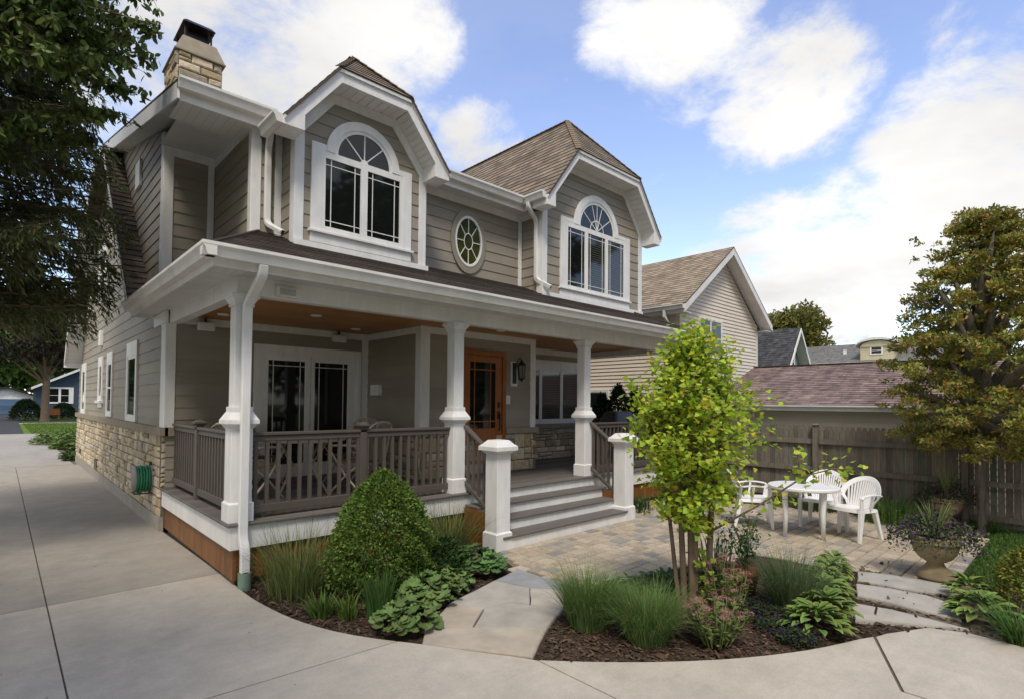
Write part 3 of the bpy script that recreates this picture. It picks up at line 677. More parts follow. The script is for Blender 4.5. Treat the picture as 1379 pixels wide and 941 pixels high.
# porch roof (hipped at both ends)
def pz(y): return 3.335 + .40 * (y - 5.56)
b = MB(); yk = 7.62; xk = 1.40 + (yk - 5.54) * .4 / .75
roof(b, [(1.39, 5.54, pz(5.54)), (10.87, 5.54, pz(5.54)), (10.87 - (xk - 1.40), yk, pz(yk)), (xk, yk, pz(yk))], .03, .135, .012)
roof(b, [(1.39, 5.54, pz(5.54)), (xk, yk, pz(yk)), (xk, 10.0, pz(yk)), (1.39, 10.0, pz(5.54))], .03, .135, .012)
roof(b, [(10.87, 5.54, pz(5.54)), (10.87, 10.0, pz(5.54)), (10.87 - (xk - 1.40), 10.0, pz(yk)), (10.87 - (xk - 1.40), yk, pz(yk))], .03, .135, .012)
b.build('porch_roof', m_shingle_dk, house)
b = MB(); b.tube([(1.39, 5.54, pz(5.54) + .01), (xk, yk, pz(yk) + .01)], .022, 6); b.build('hip_cap', m_shingle_dk, house); b = MB(); b.tube([(10.87, 5.54, pz(5.54) + .01), (10.87 - (xk - 1.40), yk, pz(yk) + .01)], .022, 6); b.build('hip_cap', m_shingle_dk, house)
boxes('flashing', m_white, [(2.66, 4.70, 6.90, 6.93, pz(6.9) - .02, 3.945), (7.22, 10.47, 6.90, 6.93, pz(6.9) - .02, 3.945)], 0)

# ------------------------------------------------------------------ trim on walls
T = .022
class _Trim: pass
def tbx(b_, F, *a):
    q = MB(); fbox(q, F, *a); q.build('corner_trim', m_white, house, bevel=.003)
b = None
tbx(b, FX(XS), YP - .02, YP + .26, 1.49, 2.99, 0, T + .012)      # lower left corner
tbx(b, FY(YP), XS - .029, XS + .10, 1.49, 2.99, 0, T + .004)
tbx(b, FX(1.67), YP - .019, YP + .13, 3.40, 5.75, 0, T + .012); tbx(b, FY(YP), 1.641, 1.77, 3.40, 5.55, 0, T + .004)
tbx(b, FY(YP), 1.77, 2.31, 5.43, 5.555, 0, T); tbx(b, FX(2.33), 7.5, YP, 5.43, 5.555, 0, T)
tbx(b, FY(YP), 2.22, 2.305, 3.8, 5.43, 0, T); tbx(b, FX(2.33), 7.415, 7.53, 3.85, 5.43, 0, T + .014)
tbx(b, FY(7.44), 2.300, 2.42, 3.9, 5.45, 0, T + .006); tbx(b, FY(7.44), 2.60, 2.69, 3.9, 5.45, 0, T)
tbx(b, FX(2.70), YD - .028, YD + .12, 3.86, 5.40, 0, T + .014); tbx(b, FY(YD), 2.669, 2.79, 3.86, 5.42, 0, T + .002)
tbx(b, FY(YD), 4.54, 4.661, 3.86, 5.42, 0, T + .002); tbx(b, FX(4.63, 1), YD - .028, YD + .10, 3.86, 5.3, 0, T + .014)
tbx(b, FX(7.26), YD - .028, YD + .12, 3.86, 5.45, 0, T + .014); tbx(b, FY(YD), 7.229, 7.36, 3.86, 5.62, 0, T + .004)
tbx(b, FY(YD), 10.33, 10.46, 3.86, 5.62, 0, T + .004)
tbx(b, FY(YM), 7.15, 7.236, 4.05, 5.47, 0, T); tbx(b, FY(YM), 4.66, 7.236, 5.33, 5.46, 0, T - .002); tbx(b, FX(7.26), YD + .12, YM, 5.36, 5.47, 0, T)
# porch walls
tbx(b, FX(XB0), YB - .03, YB + .12, 1.43, 3.0, 0, T + .014); tbx(b, FY(YB), XB0 - .031, XB0 + .15, 1.43, 3.0, 0, T + .006)
tbx(b, FY(YB), XB1 - .10, XB1 + .031, 1.43, 3.0, 0, T + .004); tbx(b, FX(XB1, 1), YB - .03, YB + .1, 1.43, 3.0, 0, T + .014)
tbx(b, FY(YP), XB0 - .13, XB0, DZ, 3.0, 0, T)
tbx(b, FY(YP), XS + .1, XB0, 3.0, 3.109, 0, T + .002); tbx(b, FX(XB0), YB, YP, 3.0, 3.109, 0, T + .002); tbx(b, FY(YB), XB0 - .036, XB1 + .036, 3.0, 3.109, 0, T + .01)
tbx(b, FY(YR), XB1, XR, 2.98, 3.109, 0, T); tbx(b, FY(YR), XR - .14, XR + .02, 1.43, 2.98, 0, T)
tbx(b, FX(XS), YP - .02, 9.96, 2.995, 3.17, 0, T + .016)


# ------------------------------------------------------------------ dormers
def dormer(xl, xr, zE, s, zT, zB, xm, zi, zit, Yf, Yw, w0, w1, yap, yback, zbase):
    xc = (xl + xr) / 2; mir = lambda p: (2 * xc - p[0], p[1])
    xt = xl + (zT - zE) / s; za = zE + s * (xc - xl)
    xit = xm + (zit - zi) / s
    F = FY(Yf + .05)
    A = [(xl, zB), (xl, zE), (xm, zE + s * (xm - xl)), (xm, zB)]
    Bq = [(xm, zE + s * (xm - xl)), (xt, zT), (xit, zit), (xm, zi)]
    Tq = [(xt, zT), (2 * xc - xt, zT), (2 * xc - xit, zit), (xit, zit)]
    b = MB()
    for q in (Bq, [mir(p) for p in Bq], Tq): fpoly(b, F, q, 0, .05)
    for q in (A, [mir(p) for p in A]): fpoly(b, F, q, -(Yw - Yf - .05), .05)
    dr = b.build('dormer_fascia', m_white, house, bevel=.003)
    b = MB()   # crown strip along the fascia top
    o_ = .028
    for q in ([(xl, zE - .055), (xl, zE), (xt, zT), (xt, zT - .055)],): fpoly(b, F, q, .05, .05 + o_); fpoly(b, F, [mir(p) for p in q], .05, .05 + o_)
    fpoly(b, F, [(xt, zT - .045), (xt, zT), (2 * xc - xt, zT), (2 * xc - xt, zT - .045)], .05, .05 + o_ - .002); b.build('rake_moulding', m_white, dr)
    b = MB()   # sloping and level soffits behind the fascia
    n = 9
    for sg in (0, 1):
        P0, P1 = (xm, zi), (xit, zit)
        for k in range(n):
            a0 = [P0[i] + (P1[i] - P0[i]) * k / n for i in (0, 1)]; a1 = [P0[i] + (P1[i] - P0[i]) * (k + .93) / n for i in (0, 1)]
            q = [a0, a1, (a1[0] - .01, a1[1] + .02), (a0[0] - .01, a0[1] + .02)]
            if sg: q = [mir(p) for p in q]
            fpoly(b, FY(Yf + .05), q, -(Yw - Yf - .05), 0)
        q = [P0, P1, (P1[0] - .03, P1[1] + .03), (P0[0] - .03, P0[1] + .03)]; q = [(x - .008, z + .006) for x, z in q]
        fpoly(b, FY(Yf + .05), [mir(p) for p in q] if sg else q, -(Yw - Yf - .05), 0)
    nb = max(4, int((2 * xc - 2 * xit) / .11))
    for k in range(nb):
        u0 = xit + (2 * xc - 2 * xit) * k / nb; u1 = xit + (2 * xc - 2 * xit) * (k + .93) / nb
        fbox(b, FY(Yf + .05), u0, u1, zit, zit + .02, -(Yw - Yf - .05), 0)
    fbox(b, FY(Yf + .05), xit, 2 * xc - xit, zit + .012, zit + .05, -(Yw - Yf - .05), 0)
    b.build('dormer_soffit', m_soffit if False else m_white2, dr)
    zw = zi + s * (w0 + .0 - xm); zw2 = zi + s * ((2 * xc - w1) - xm)
    wl = [(w0, zbase), (w1, zbase), (w1, zw2), (2 * xc - xit, zit), (xit, zit), (w0, zw)]
    wall('dormer_wall', FY(Yw), wl, v0=.03)
    b = MB(); d = .15; e = d / s * .45     # frieze that follows the soffit
    l1 = (xit + e, zit - d * .85)
    fpoly(b, FY(Yw), [(w0, zw), (xit, zit), l1, (w0, zw - .19)], 0, .031); fpoly(b, FY(Yw), [(w1, zw2), mir((xit, zit)), mir(l1), (w1, zw2 - .19)], 0, .031)
    fpoly(b, FY(Yw), [(xit, zit), mir((xit, zit)), mir(l1), l1], 0, .0295); b.build('frieze_board', m_white, dr, bevel=.003)
    b = MB(); oh = .035
    roof(b, [(xl, Yf - oh, zE), (xt, Yf - oh, zT), (xc, yap, za), (xc, yback, za), (xl, yback, zE)])
    roof(b, [(xr, Yf - oh, zE), (2 * xc - xt, Yf - oh, zT), (xc, yap, za), (xc, yback, za), (xr, yback, zE)])
    roof(b, [(xt - .01, Yf - oh, zT + .005), (2 * xc - xt + .01, Yf - oh, zT + .005), (xc, yap, za)])
    r = b.build('dormer_roof', m_shingle, house)
    b = MB()
    mm = (za - zT) / (yap - Yf + oh)
    for p, q, un in (((xt, Yf - oh, zT), (xc, yap, za), Vector((-s, 0, 1)).normalized() + Vector((0, -mm, 1)).normalized()), ((2 * xc - xt, Yf - oh, zT), (xc, yap, za), Vector((s, 0, 1)).normalized() + Vector((0, -mm, 1)).normalized()), ((xc, yap, za), (xc, yback, za), Vector((0, 0, 1)))):
        p, q = Vector(p), Vector(q); L_ = (q - p).length; k = int(L_ / .14); un = un.normalized()
        for i in range(k):
            a = p.lerp(q, i / k) + un * .014; c = p.lerp(q, min(1, (i + 1.0) / k)) + un * .006; b.bar(a, c, .11, .012, un)
    b.build('ridge_cap', m_ridge, r)
    b = MB(); cx = [xl, xr]
    return xc
dormer(2.405, 4.855, 5.32, 1.26, 6.17, 5.205, 2.66, 5.40, 6.0, 6.60, YD, 2.70, 4.63, 7.32, 13.0, 3.84)
dormer(7.005, 10.685, 5.60, 1.30, 6.66, 5.42, 7.235, 5.67, 6.50, 6.60, YD, 7.26, 10.43, 7.75, 17.0, 3.84)
# eaves between and beside the dormers
b = MB()
b.box(4.86, 7.24, 7.22, YM, 5.455, 5.475); b.build('soffit', m_soffit, house)
boxes('soffit', m_soffit, [(1.46, 2.41, 7.30, 7.86, 5.405, 5.42), (1.70, 2.33, 7.86, 7.875, 5.405, 5.56)], 0)
boxes('fascia', m_white2, [(4.86, 7.01, 7.20, 7.22, 5.43, 5.60), (7.012, 7.03, 6.96, 7.22, 5.43, 5.59), (1.45, 2.41, 7.28, 7.30, 5.39, 5.60)], 0)
gutters([((4.82, 7.20), (6.886, 7.20), (0, -1), 5.535), ((7.005, 7.33), (7.005, 6.62), (-1, 0), 5.535), ((1.42, 7.28), (2.53, 7.28), (0, -1), 5.51), ((10.685, 6.62), (10.685, 9), (1, 0), 5.52), ((2.405, 7.16), (2.405, 6.62), (-1, 0), 5.22)], house, m_white2)
# main roof, low in front, gambrel at the left side
b = MB()
def mz(y): return 5.62 + .225 * (y - 7.25)
roof(b, [(1.42, 7.22, mz(7.22)), (10.6, 7.22, mz(7.22)), (10.6, 15, mz(15)), (1.42, 15, mz(15))])
roof(b, [(1.42, 15, mz(15)), (10.6, 15, mz(15)), (10.6, 17.4, mz(15) - .9), (1.42, 17.4, mz(15) - .9)])
b.build('main_roof', m_shingle, house)
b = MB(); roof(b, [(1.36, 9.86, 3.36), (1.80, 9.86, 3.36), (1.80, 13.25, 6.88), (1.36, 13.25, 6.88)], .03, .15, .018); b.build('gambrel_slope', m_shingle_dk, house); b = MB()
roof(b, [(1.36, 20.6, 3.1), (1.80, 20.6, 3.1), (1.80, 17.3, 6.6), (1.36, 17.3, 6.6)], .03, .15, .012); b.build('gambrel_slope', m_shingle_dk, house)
b = MB()
def rake(p, q, dz, x0=1.42, x1=1.445):
    (y0, z0), (y1, z1) = p, q; b.prism([(x0, y0, z0), (x0, y1, z1), (x0, y1, z1 - dz), (x0, y0, z0 - dz)], (x1 - x0, 0, 0))
rake((7.24, 5.60), (15, mz(15) - .03), .21); rake((15, mz(15) - .03), (17.4, mz(15) - .93), .21)
rake((9.93, 3.38), (13.28, 6.86), .10, 1.345, 1.365); rake((20.65, 3.06), (17.3, 6.58), .22, 1.345, 1.37); rake((20.72, 3.06), (20.6, 3.06), .25, 1.345, 1.74)
b.build('rake_board', m_white, house, bevel=.003)
b = MB()
b.face([(1.445, 7.3, mz(7.3) - .20), (1.445, 15, mz(15) - .20), (1.74, 15, mz(15) - .20), (1.74, 7.3, mz(7.3) - .20)])
b.face([(1.37, 20.6, 2.95), (1.37, 17.3, 6.43), (1.76, 17.3, 6.43), (1.76, 20.6, 2.95)])
b.box(1.60, 2.33, 7.44, YP, 5.556, 5.57); b.build('rake_soffit', m_soffity, house)
b = MB(); F = plane_frame([(7.005, 9, 5.60), (8.0, 9, 5.60 + 1.3 * .995), (8, 10, 5.60 + 1.3 * .995)])
def dsl(x, y): return Vector((x, y, 5.60 + 1.3 * (x - 7.005)))
nr_ = Vector((-1.3, 0, 1)).normalized()
p4 = [dsl(7.62, 11.6), dsl(7.62, 12.3), dsl(7.86, 12.3), dsl(7.86, 11.6)]
b.prism([p + nr_ * .012 for p in p4], nr_ * .09); b.build('roof_vent', m_dark, house, bevel=.01)
# chimney
chx0, chx1, chy0, chy1 = 1.88, 2.50, 9.60, 10.42
b = MB()
stones(b, FY(chy0), chx0, chx1, 5.9, 7.27, .10, .17, .16, .36, 21, .007, .045); stones(b, FX(chx0), chy0 - .03, chy1, 5.9, 7.27, .10, .17, .16, .36, 22, .007, .045)
ch = b.build('chimney', m_stone, house)
b = MB(); b.box(chx0, chx1, chy0, chy1, 5.8, 7.265); b.build('mortar_bed', m_mortar, ch)
b = MB(); z0, z1, z2 = 7.27, 7.30, 7.60
b.box(chx0 - .06, chx1 + .04, chy0 - .06, chy1 + .04, z0, z1)
b.hexa([(chx0 - .05, chy0 - .05, z1), (chx1 + .03, chy0 - .05, z1), (chx1 + .03, chy1 + .03, z1), (chx0 - .05, chy1 + .03, z1), (1.955, 9.68, z2), (2.43, 9.68, z2), (2.43, 10.34, z2), (1.955, 10.34, z2)]); b.build('chimney_crown', m_cap, ch, bevel=.006)
b = MB(); b.box(2.02, 2.36, 9.75, 10.2, 7.60, 7.64); b.build('clay_flue', m_terra, ch)
b = MB(); b.box(2.05, 2.33, 9.80, 10.15, 7.64, 7.80)
for x in (1.99, 2.36):
    for y in (9.72, 10.22): b.box(x - .012, x + .012, y - .012, y + .012, 7.60, 7.82)
b.hexa([(1.94, 9.62, 7.80), (2.40, 9.62, 7.80), (2.40, 10.32, 7.80), (1.94, 10.32, 7.80), (1.99, 9.67, 7.86), (2.35, 9.67, 7.86), (2.35, 10.27, 7.86), (1.99, 10.27, 7.86)]); b.build('chimney_cap', m_black, ch)

# ------------------------------------------------------------------ windows
def ring(b, F, cu, cv, r0, r1, a0, a1, d0, d1, n=28, sy=1.0):
    for k in range(n):
        t0, t1 = a0 + (a1 - a0) * k / n, a0 + (a1 - a0) * (k + 1) / n
        q = [(cu + r0 * math.cos(t0), cv + r0 * math.sin(t0) * sy), (cu + r1 * math.cos(t0), cv + r1 * math.sin(t0) * sy), (cu + r1 * math.cos(t1), cv + r1 * math.sin(t1) * sy), (cu + r0 * math.cos(t1), cv + r0 * math.sin(t1) * sy)]
        P0 = [F.p(u, v, d0) for u, v in q]; P1 = [F.p(u, v, d1) for u, v in q]
        b.face(P1); b.face([P0[0], P1[0], P1[3], P0[3]]); b.face([P0[1], P0[2], P1[2], P1[1]])
        if k == 0: b.face([P0[0], P0[1], P1[1], P1[0]])
        if k == n - 1: b.face([P0[2], P0[3], P1[3], P1[2]])
def pane(F, u0, u1, v0, v1, d, parent, mat=None):
    b = MB(); fbox(b, F, u0, u1, v0, v1, d - .012, d); return b.build('pane', mat or m_glass, parent)
def arch_window(F, u0, u1, v0, vs, vt, panes, cu, cv, ro, ri, rg_, mats, style):
    """u0..u1 outer trim, v0 apron foot, vs sill, vt shoulder height; arch centre cu, cv with radii outer, inner, glass"""
    b = MB(); gl, gr = panes[0][0], panes[-1][1]; pz0, pz1 = panes[0][2], panes[0][3]; D = .042
    fbox(b, F, u0, gl - .05, vs + .02, vt, 0, D); fbox(b, F, gr + .05, u1, vs + .02, vt, 0, D)       # casings
    fbox(b, F, u0, u1, v0, vs - .012, 0, D - .004)                                                    # apron
    fbox(b, F, gl - .05, u1 if False else cu - ri * .98, cv + .0, vt, 0, D - .003); fbox(b, F, cu + ri * .98, gr + .05, cv, vt, 0, D - .003)
    ring(b, F, cu, cv, ri, ro, 0, math.pi, 0, D + .003)
    w = b.build('window_trim', m_white, house, bevel=.003)
    b = MB(); fbox(b, F, u0 - .03, u1 + .03, vs - .012, vs + .02, 0, D + .03); b.build('sill', m_white, w, bevel=.003)
    b = MB(); d2 = .036
    fbox(b, F, gl - .05, gr + .05, pz1 + .0, cv, 0, d2); fbox(b, F, gl - .05, gr + .05, vs + .02, pz0, 0, d2)
    us = [gl - .05] + sum([[p[0], p[1]] for p in panes], []) + [gr + .05]
    for k in range(0, len(us), 2): fbox(b, F, us[k], us[k + 1], pz0, pz1, 0, d2)
    ring(b, F, cu, cv, rg_, ri, 0, math.pi, 0, d2 - .004)
    for a, c in zip(panes, panes[1:]): m = (a[1] + c[0]) / 2; fbox(b, F, m - .004, m + .004, vs + .02, cv, d2, d2 + .003)
    b.build('sash_frame', m_white, w, bevel=.002)
    for p, mt in zip(panes, mats): pane(F, p[0], p[1], p[2], p[3], .018, w, mt)
    b = MB(); n = 24
    b.face([F.p(cu + rg_ * math.cos(math.pi * k / n), cv + rg_ * math.sin(math.pi * k / n), .018) for k in range(n + 1)]); b.build('pane', m_glass, w)
    b = MB(); q = .011
    for p in panes:
        i = .082
        for u in (p[0] + i, p[1] - i): fbox(b, F, u - q / 2, u + q / 2, p[2], p[3], .0181, .024)
        for v in (p[2] + i, p[3] - i): fbox(b, F, p[0], p[1], v - q / 2, v + q / 2, .0182, .0238)
    r0 = style['r0']
    for a in style['rays']:
        a = R(a); b.bar(F.p(cu + r0 * math.cos(a), cv + r0 * math.sin(a), .0215), F.p(cu + rg_ * math.cos(a), cv + rg_ * math.sin(a), .0215), .016, .008, F.N)
    if style['hub'] > .08: ring(b, F, cu, cv, style['hub'] - .016, style['hub'], 0, math.pi, .0182, .0245, 20)
    else: ring(b, F, cu, cv, .0, style['hub'], 0, math.pi, .0182, .027, 12)
    b.build('muntin', m_white, w)
F = FY(YD - .004)
arch_window(F, 2.88, 4.395, 3.955, 4.095, 5.27, [(3.07, 3.575, 4.19, 5.10), (3.68, 4.195, 4.19, 5.10)], 3.63, 5.19, .555, .435, .39, [m_glass, m_glass], dict(r0=.05, rays=(45, 90, 135), hub=.055))
arch_window(F, 7.72, 9.97, 3.94, 4.08, 5.47, [(7.93, 8.44, 4.165, 5.30), (8.54, 9.10, 4.165, 5.30), (9.20, 9.75, 4.165, 5.30)], 8.835, 5.395, .72, .59, .535, [m_glass, m_glass_bl, m_glass_bl], dict(r0=.0, rays=(36, 72, 90, 108, 144), hub=.22))
# oval window
b = MB(); F = FY(YM - .004); cu, cv = 5.93, 4.70
ring(b, F, cu, cv, .30, .385, 0, 2 * math.pi, 0, .035, 48, 1.47); w = b.build('oval_window_surround', m_taupe, house)
b = MB(); ring(b, F, cu, cv, .270, .30, 0, 2 * math.pi, 0, .042, 48, 1.48); b.build('sash_frame', m_white, w)
b = MB(); b.face([F.p(cu + .268 * math.cos(2 * math.pi * k / 40), cv + .40 * math.sin(2 * math.pi * k / 40), .014) for k in range(40)]); b.build('pane', material('oval_glass_tree_reflection', (.04, .047, .009), .15, .25, .4, 7), w)  # mottled dark green of the pane paints in the reflection of trees
b = MB(); ring(b, F, cu, cv, .088, .10, 0, 2 * math.pi, .0142, .022, 28, 1.5)
for k in range(8):
    a = k * math.pi / 4; b.bar(F.p(cu + .095 * math.cos(a), cv + .143 * math.sin(a), .018), F.p(cu + .265 * math.cos(a), cv + .398 * math.sin(a), .018), .013, .008, F.N)
b.build('muntin', m_white, w)
# plain windows
def window(F, u0, u1, v0, v1, tw, glasses, mats=None, sill=False, head=.0, mid=False, tmat=None, munt=True, parent=house):
    b = MB(); fbox(b, F, u0, u0 + tw, v0, v1, 0, .034); fbox(b, F, u1 - tw, u1, v0, v1, 0, .034); fbox(b, F, u0 + tw, u1 - tw, v1 - max(tw, head), v1, 0, .034); fbox(b, F, u0 + tw, u1 - tw, v0, v0 + tw * .6, 0, .034)
    w = b.build('window', tmat or m_white, parent, bevel=.003)
    b = MB(); a0, a1, c0, c1 = u0 + tw, u1 - tw, v0 + tw * .6, v1 - max(tw, head); gz0, gz1 = glasses[0][2], glasses[0][3]
    us = [a0] + sum([[q[0], q[1]] for q in glasses], []) + [a1]
    for k in range(0, len(us), 2): fbox(b, F, us[k], us[k + 1], c0, c1, 0, .028)
    for q in glasses: fbox(b, F, q[0], q[1], c0, gz0, 0, .028); fbox(b, F, q[0], q[1], gz1, c1, 0, .028)
    b.build('sash_frame', tmat or m_white, w)
    for i, q in enumerate(glasses): pane(F, q[0], q[1], q[2], q[3], .016, w, mats[i] if mats else None)
    if munt:
        b = MB()
        for q in glasses:
            for u in (q[0] + .07, q[1] - .07): fbox(b, F, u - .006, u + .006, q[2], q[3], .0161, .022)
            fbox(b, F, q[0], q[1], q[3] - .083, q[3] - .071, .0162, .0218)
        b.build('muntin', m_white, w)
    if mid:
        b = MB()
        for q in glasses: m = (q[2] + q[3]) / 2; fbox(b, F, q[0], q[1], m - .02, m + .02, .0161, .026)
        b.build('meeting_rail', tmat or m_white, w)
    if sill: b = MB(); fbox(b, F, u0 - .05, u1 + .05, v0 - .06, v0, 0, .08); fbox(b, F, u0, u1, v0 - .16, v0 - .06, 0, .03); b.build('sill', tmat or m_white, w, bevel=.004)
    return w
F = FX(XS - .008)
window(F, 11.35, 12.40, 1.50, 2.92, .13, [(11.52, 12.22, 1.62, 2.62)], head=.24, munt=False)
window(F, 14.20, 15.0, 1.52, 2.91, .12, [(14.36, 14.84, 1.64, 2.64)], head=.22, munt=False, mid=True)
window(F, 15.75, 16.45, 1.86, 2.89, .12, [(15.9, 16.3, 1.98, 2.66)], sill=True, head=.2, munt=False)
window(F, 19.2, 20.15, 1.49, 2.9, .12, [(19.36, 20.0, 1.62, 2.66)], head=.2, munt=False)
window(F, 15.6, 16.85, 4.36, 5.6, .15, [(15.8, 16.65, 4.5, 5.3)], sill=True, head=.24, munt=False, mid=True)
window(F, 18.5, 19.7, 4.3, 5.64, .15, [(18.7, 19.5, 4.45, 5.35)], sill=True, head=.22, munt=False)
b = MB(); fbox(b, F, 15.95, 16.25, 3.15, 3.5, 0, .06); b.build('wall_vent', m_white, house)
b = MB(); fbox(b, F, 10.95, 11.35, 5.5, 5.95, .08, .12); b.build('wall_vent', m_white, house)
window(FY(YR - .008), 8.44, 10.26, 1.431, 2.86, .10, [(8.57, 8.77, 1.54, 2.62), (8.86, 9.47, 1.54, 2.62), (9.56, 10.12, 1.54, 2.62)], [m_glass, m_glass_bl2, m_glass_bl2], head=.20, munt=False)
# patio doors
F = FY(YP - .008)
b = MB(); fbox(b, F, 2.93, 3.05, DZ, 2.79, 0, .036); fbox(b, F, 4.66, 4.78, DZ, 2.79, 0, .036); fbox(b, F, 3.05, 4.66, 2.63, 2.79, 0, .036); pd = b.build('patio_door', m_white, house, bevel=.003)
b = MB()
for a, c in ((3.05, 3.15), (3.75, 3.845), (3.855, 3.92), (4.52, 4.66)): fbox(b, F, a, c, DZ, 2.63, 0, .03)
for a, c in ((3.15, 3.75), (3.92, 4.52)): fbox(b, F, a, c, DZ, .85, 0, .03); fbox(b, F, a, c, 2.55, 2.63, 0, .03)
b.build('door_frame', m_white, pd, bevel=.003)
for a, c in ((3.15, 3.75), (3.92, 4.52)): pane(F, a, c, .85, 2.55, .012, pd)
b = MB()
for a, c in ((3.15, 3.75), (3.92, 4.52)):
    for u in (a + .08, c - .08): fbox(b, F, u - .006, u + .006, .85, 2.55, .0121, .018)
    fbox(b, F, a, c, 2.46, 2.472, .0122, .0178)
b.build('muntin', m_white, pd)
# front door
F = FY(YB - .006)
b = MB(); fbox(b, F, 5.70, 5.79, DZ, 2.80, 0, .05); fbox(b, F, 6.66, 6.745, DZ, 2.80, 0, .05); fbox(b, F, 5.79, 6.66, 2.72, 2.80, 0, .05); fd = b.build('front_door', m_door, house, bevel=.004)
b = MB(); fbox(b, F, 5.80, 5.91, DZ, 2.71, 0, .03); fbox(b, F, 6.50, 6.65, DZ, 2.71, 0, .03); fbox(b, F, 5.91, 6.50, 2.60, 2.71, 0, .03); fbox(b, F, 5.91, 6.50, 1.22, 1.44, 0, .03); fbox(b, F, 5.91, 6.50, DZ, .88, 0, .03); fbox(b, F, 5.91, 6.50, .88, 1.22, 0, .016); fbox(b, F, 5.98, 6.43, .95, 1.15, .016, .026)
b.build('door_leaf', m_door, fd, bevel=.004)
pane(F, 5.91, 6.50, 1.44, 2.60, .014, fd)
b = MB()
for u in (6.02, 6.39): fbox(b, F, u - .009, u + .009, 1.44, 2.60, .0141, .022)
for v in (1.56, 2.47): fbox(b, F, 5.91, 6.50, v - .009, v + .009, .0142, .0218)
b.build('muntin', m_door, fd)
b = MB(); fbox(b, F, 6.545, 6.605, 1.60, 1.74, .03, .04); fbox(b, F, 6.55, 6.60, 1.80, 1.90, .03, .045); b.bar(F.p(6.575, 1.70, .07), F.p(6.575, 1.40, .07), .018, .018); b.bar(F.p(6.575, 1.69, .03), F.p(6.575, 1.69, .08), .016, .016); b.bar(F.p(6.575, 1.41, .03), F.p(6.575, 1.41, .08), .016, .016); b.build('handle', m_black, fd)
# wall lantern
b = MB(); fbox(b, F, 6.89, 7.05, 2.20, 2.66, 0, .02); la = b.build('wall_lantern', m_white, house)
b = MB(); fbox(b, F, 6.925, 7.015, 2.25, 2.64, .02, .035)
b.tube([F.p(6.97, 2.52, .035), F.p(6.97, 2.60, .07), F.p(6.97, 2.70, .13), F.p(6.97, 2.72, .18), F.p(6.97, 2.68, .21)], .011, 6)
cx, cy, cz = 6.97, YB - .006 - .21, 0
b.lathe([(.001, 2.69), (.03, 2.665), (.03, 2.65), (.085, 2.59), (.09, 2.575), (.07, 2.572)], (cx, cy, 0), 6); b.lathe([(.055, 2.345), (.06, 2.33), (.03, 2.31), (.012, 2.285), (.001, 2.27)], (cx, cy, 0), 6)
for k in range(6):
    a = 2 * math.pi * k / 6; b.bar((cx + .08 * math.cos(a), cy + .08 * math.sin(a), 2.575), (cx + .055 * math.cos(a), cy + .055 * math.sin(a), 2.345), .012, .012)
b.build('lantern_body', m_black, la)
b = MB(); b.lathe([(.05, 2.35), (.073, 2.57)], (cx, cy, 0), 6); b.build('pane', material('lantern_glass', (.16, .15, .13), .15, .5, .1), la)
b = MB(); fbox(b, F, 6.765, 6.875, 1.87, 2.03, 0, .02); fbox(b, F, 6.80, 6.84, 1.91, 1.99, .02, .028); b.build('doorbell_plate', m_white, house, bevel=.003)
b = MB(); fbox(b, FX(XB0 - .008), 8.60, 8.86, 2.0, 2.19, 0, .10); b.build('mailbox', m_white, house, bevel=.01)
# floodlight on the beam, speakers under the ceiling, recessed lights
b = MB(); b.box(2.15, 2.37, 5.99, 6.058, 3.01, 3.12); fl = b.build('floodlight', m_white2, house, bevel=.006)
b = MB(); b.box(2.175, 2.345, 5.982, 5.989, 3.03, 3.10); b.build('pane', material('frosted_lens', (.45, .46, .45), .25, .5, .1, 20), fl)
for x in (2.21, 4.31):
    b = MB(); b.hexa([(x - .115, 8.99, 2.91), (x + .115, 8.99, 2.91), (x + .10, 9.12, 2.93), (x - .10, 9.12, 2.93), (x - .115, 8.95, 3.03), (x + .115, 8.95, 3.03), (x + .10, 9.12, 3.05), (x - .10, 9.12, 3.05)])
    sp_ = b.build('porch_speaker', m_white2, house, bevel=.008); b = MB(); b.hexa([(x - .1, 8.984, 2.925), (x + .1, 8.984, 2.925), (x + .1, 8.986, 2.925), (x - .1, 8.986, 2.925), (x - .1, 8.949, 3.02), (x + .1, 8.949, 3.02), (x + .1, 8.951, 3.02), (x - .1, 8.951, 3.02)]); b.build('speaker_grille', m_soffit, sp_)
    b = MB(); b.bar((x, 9.05, 3.04), (x, 9.05, 3.11), .04, .02); b.build('bracket', m_dark, sp_)
for x, y in ((3.28, 7.62), (4.37, 8.55), (2.3, 8.5), (6.2, 6.9), (8.9, 7.4)):
    b = MB(); b.lathe([(.0, -.003), (.055, -.003), (.075, -.012), (.08, 0)], (x, y, 3.11), 20); b.build('recessed_light', m_white2, house)
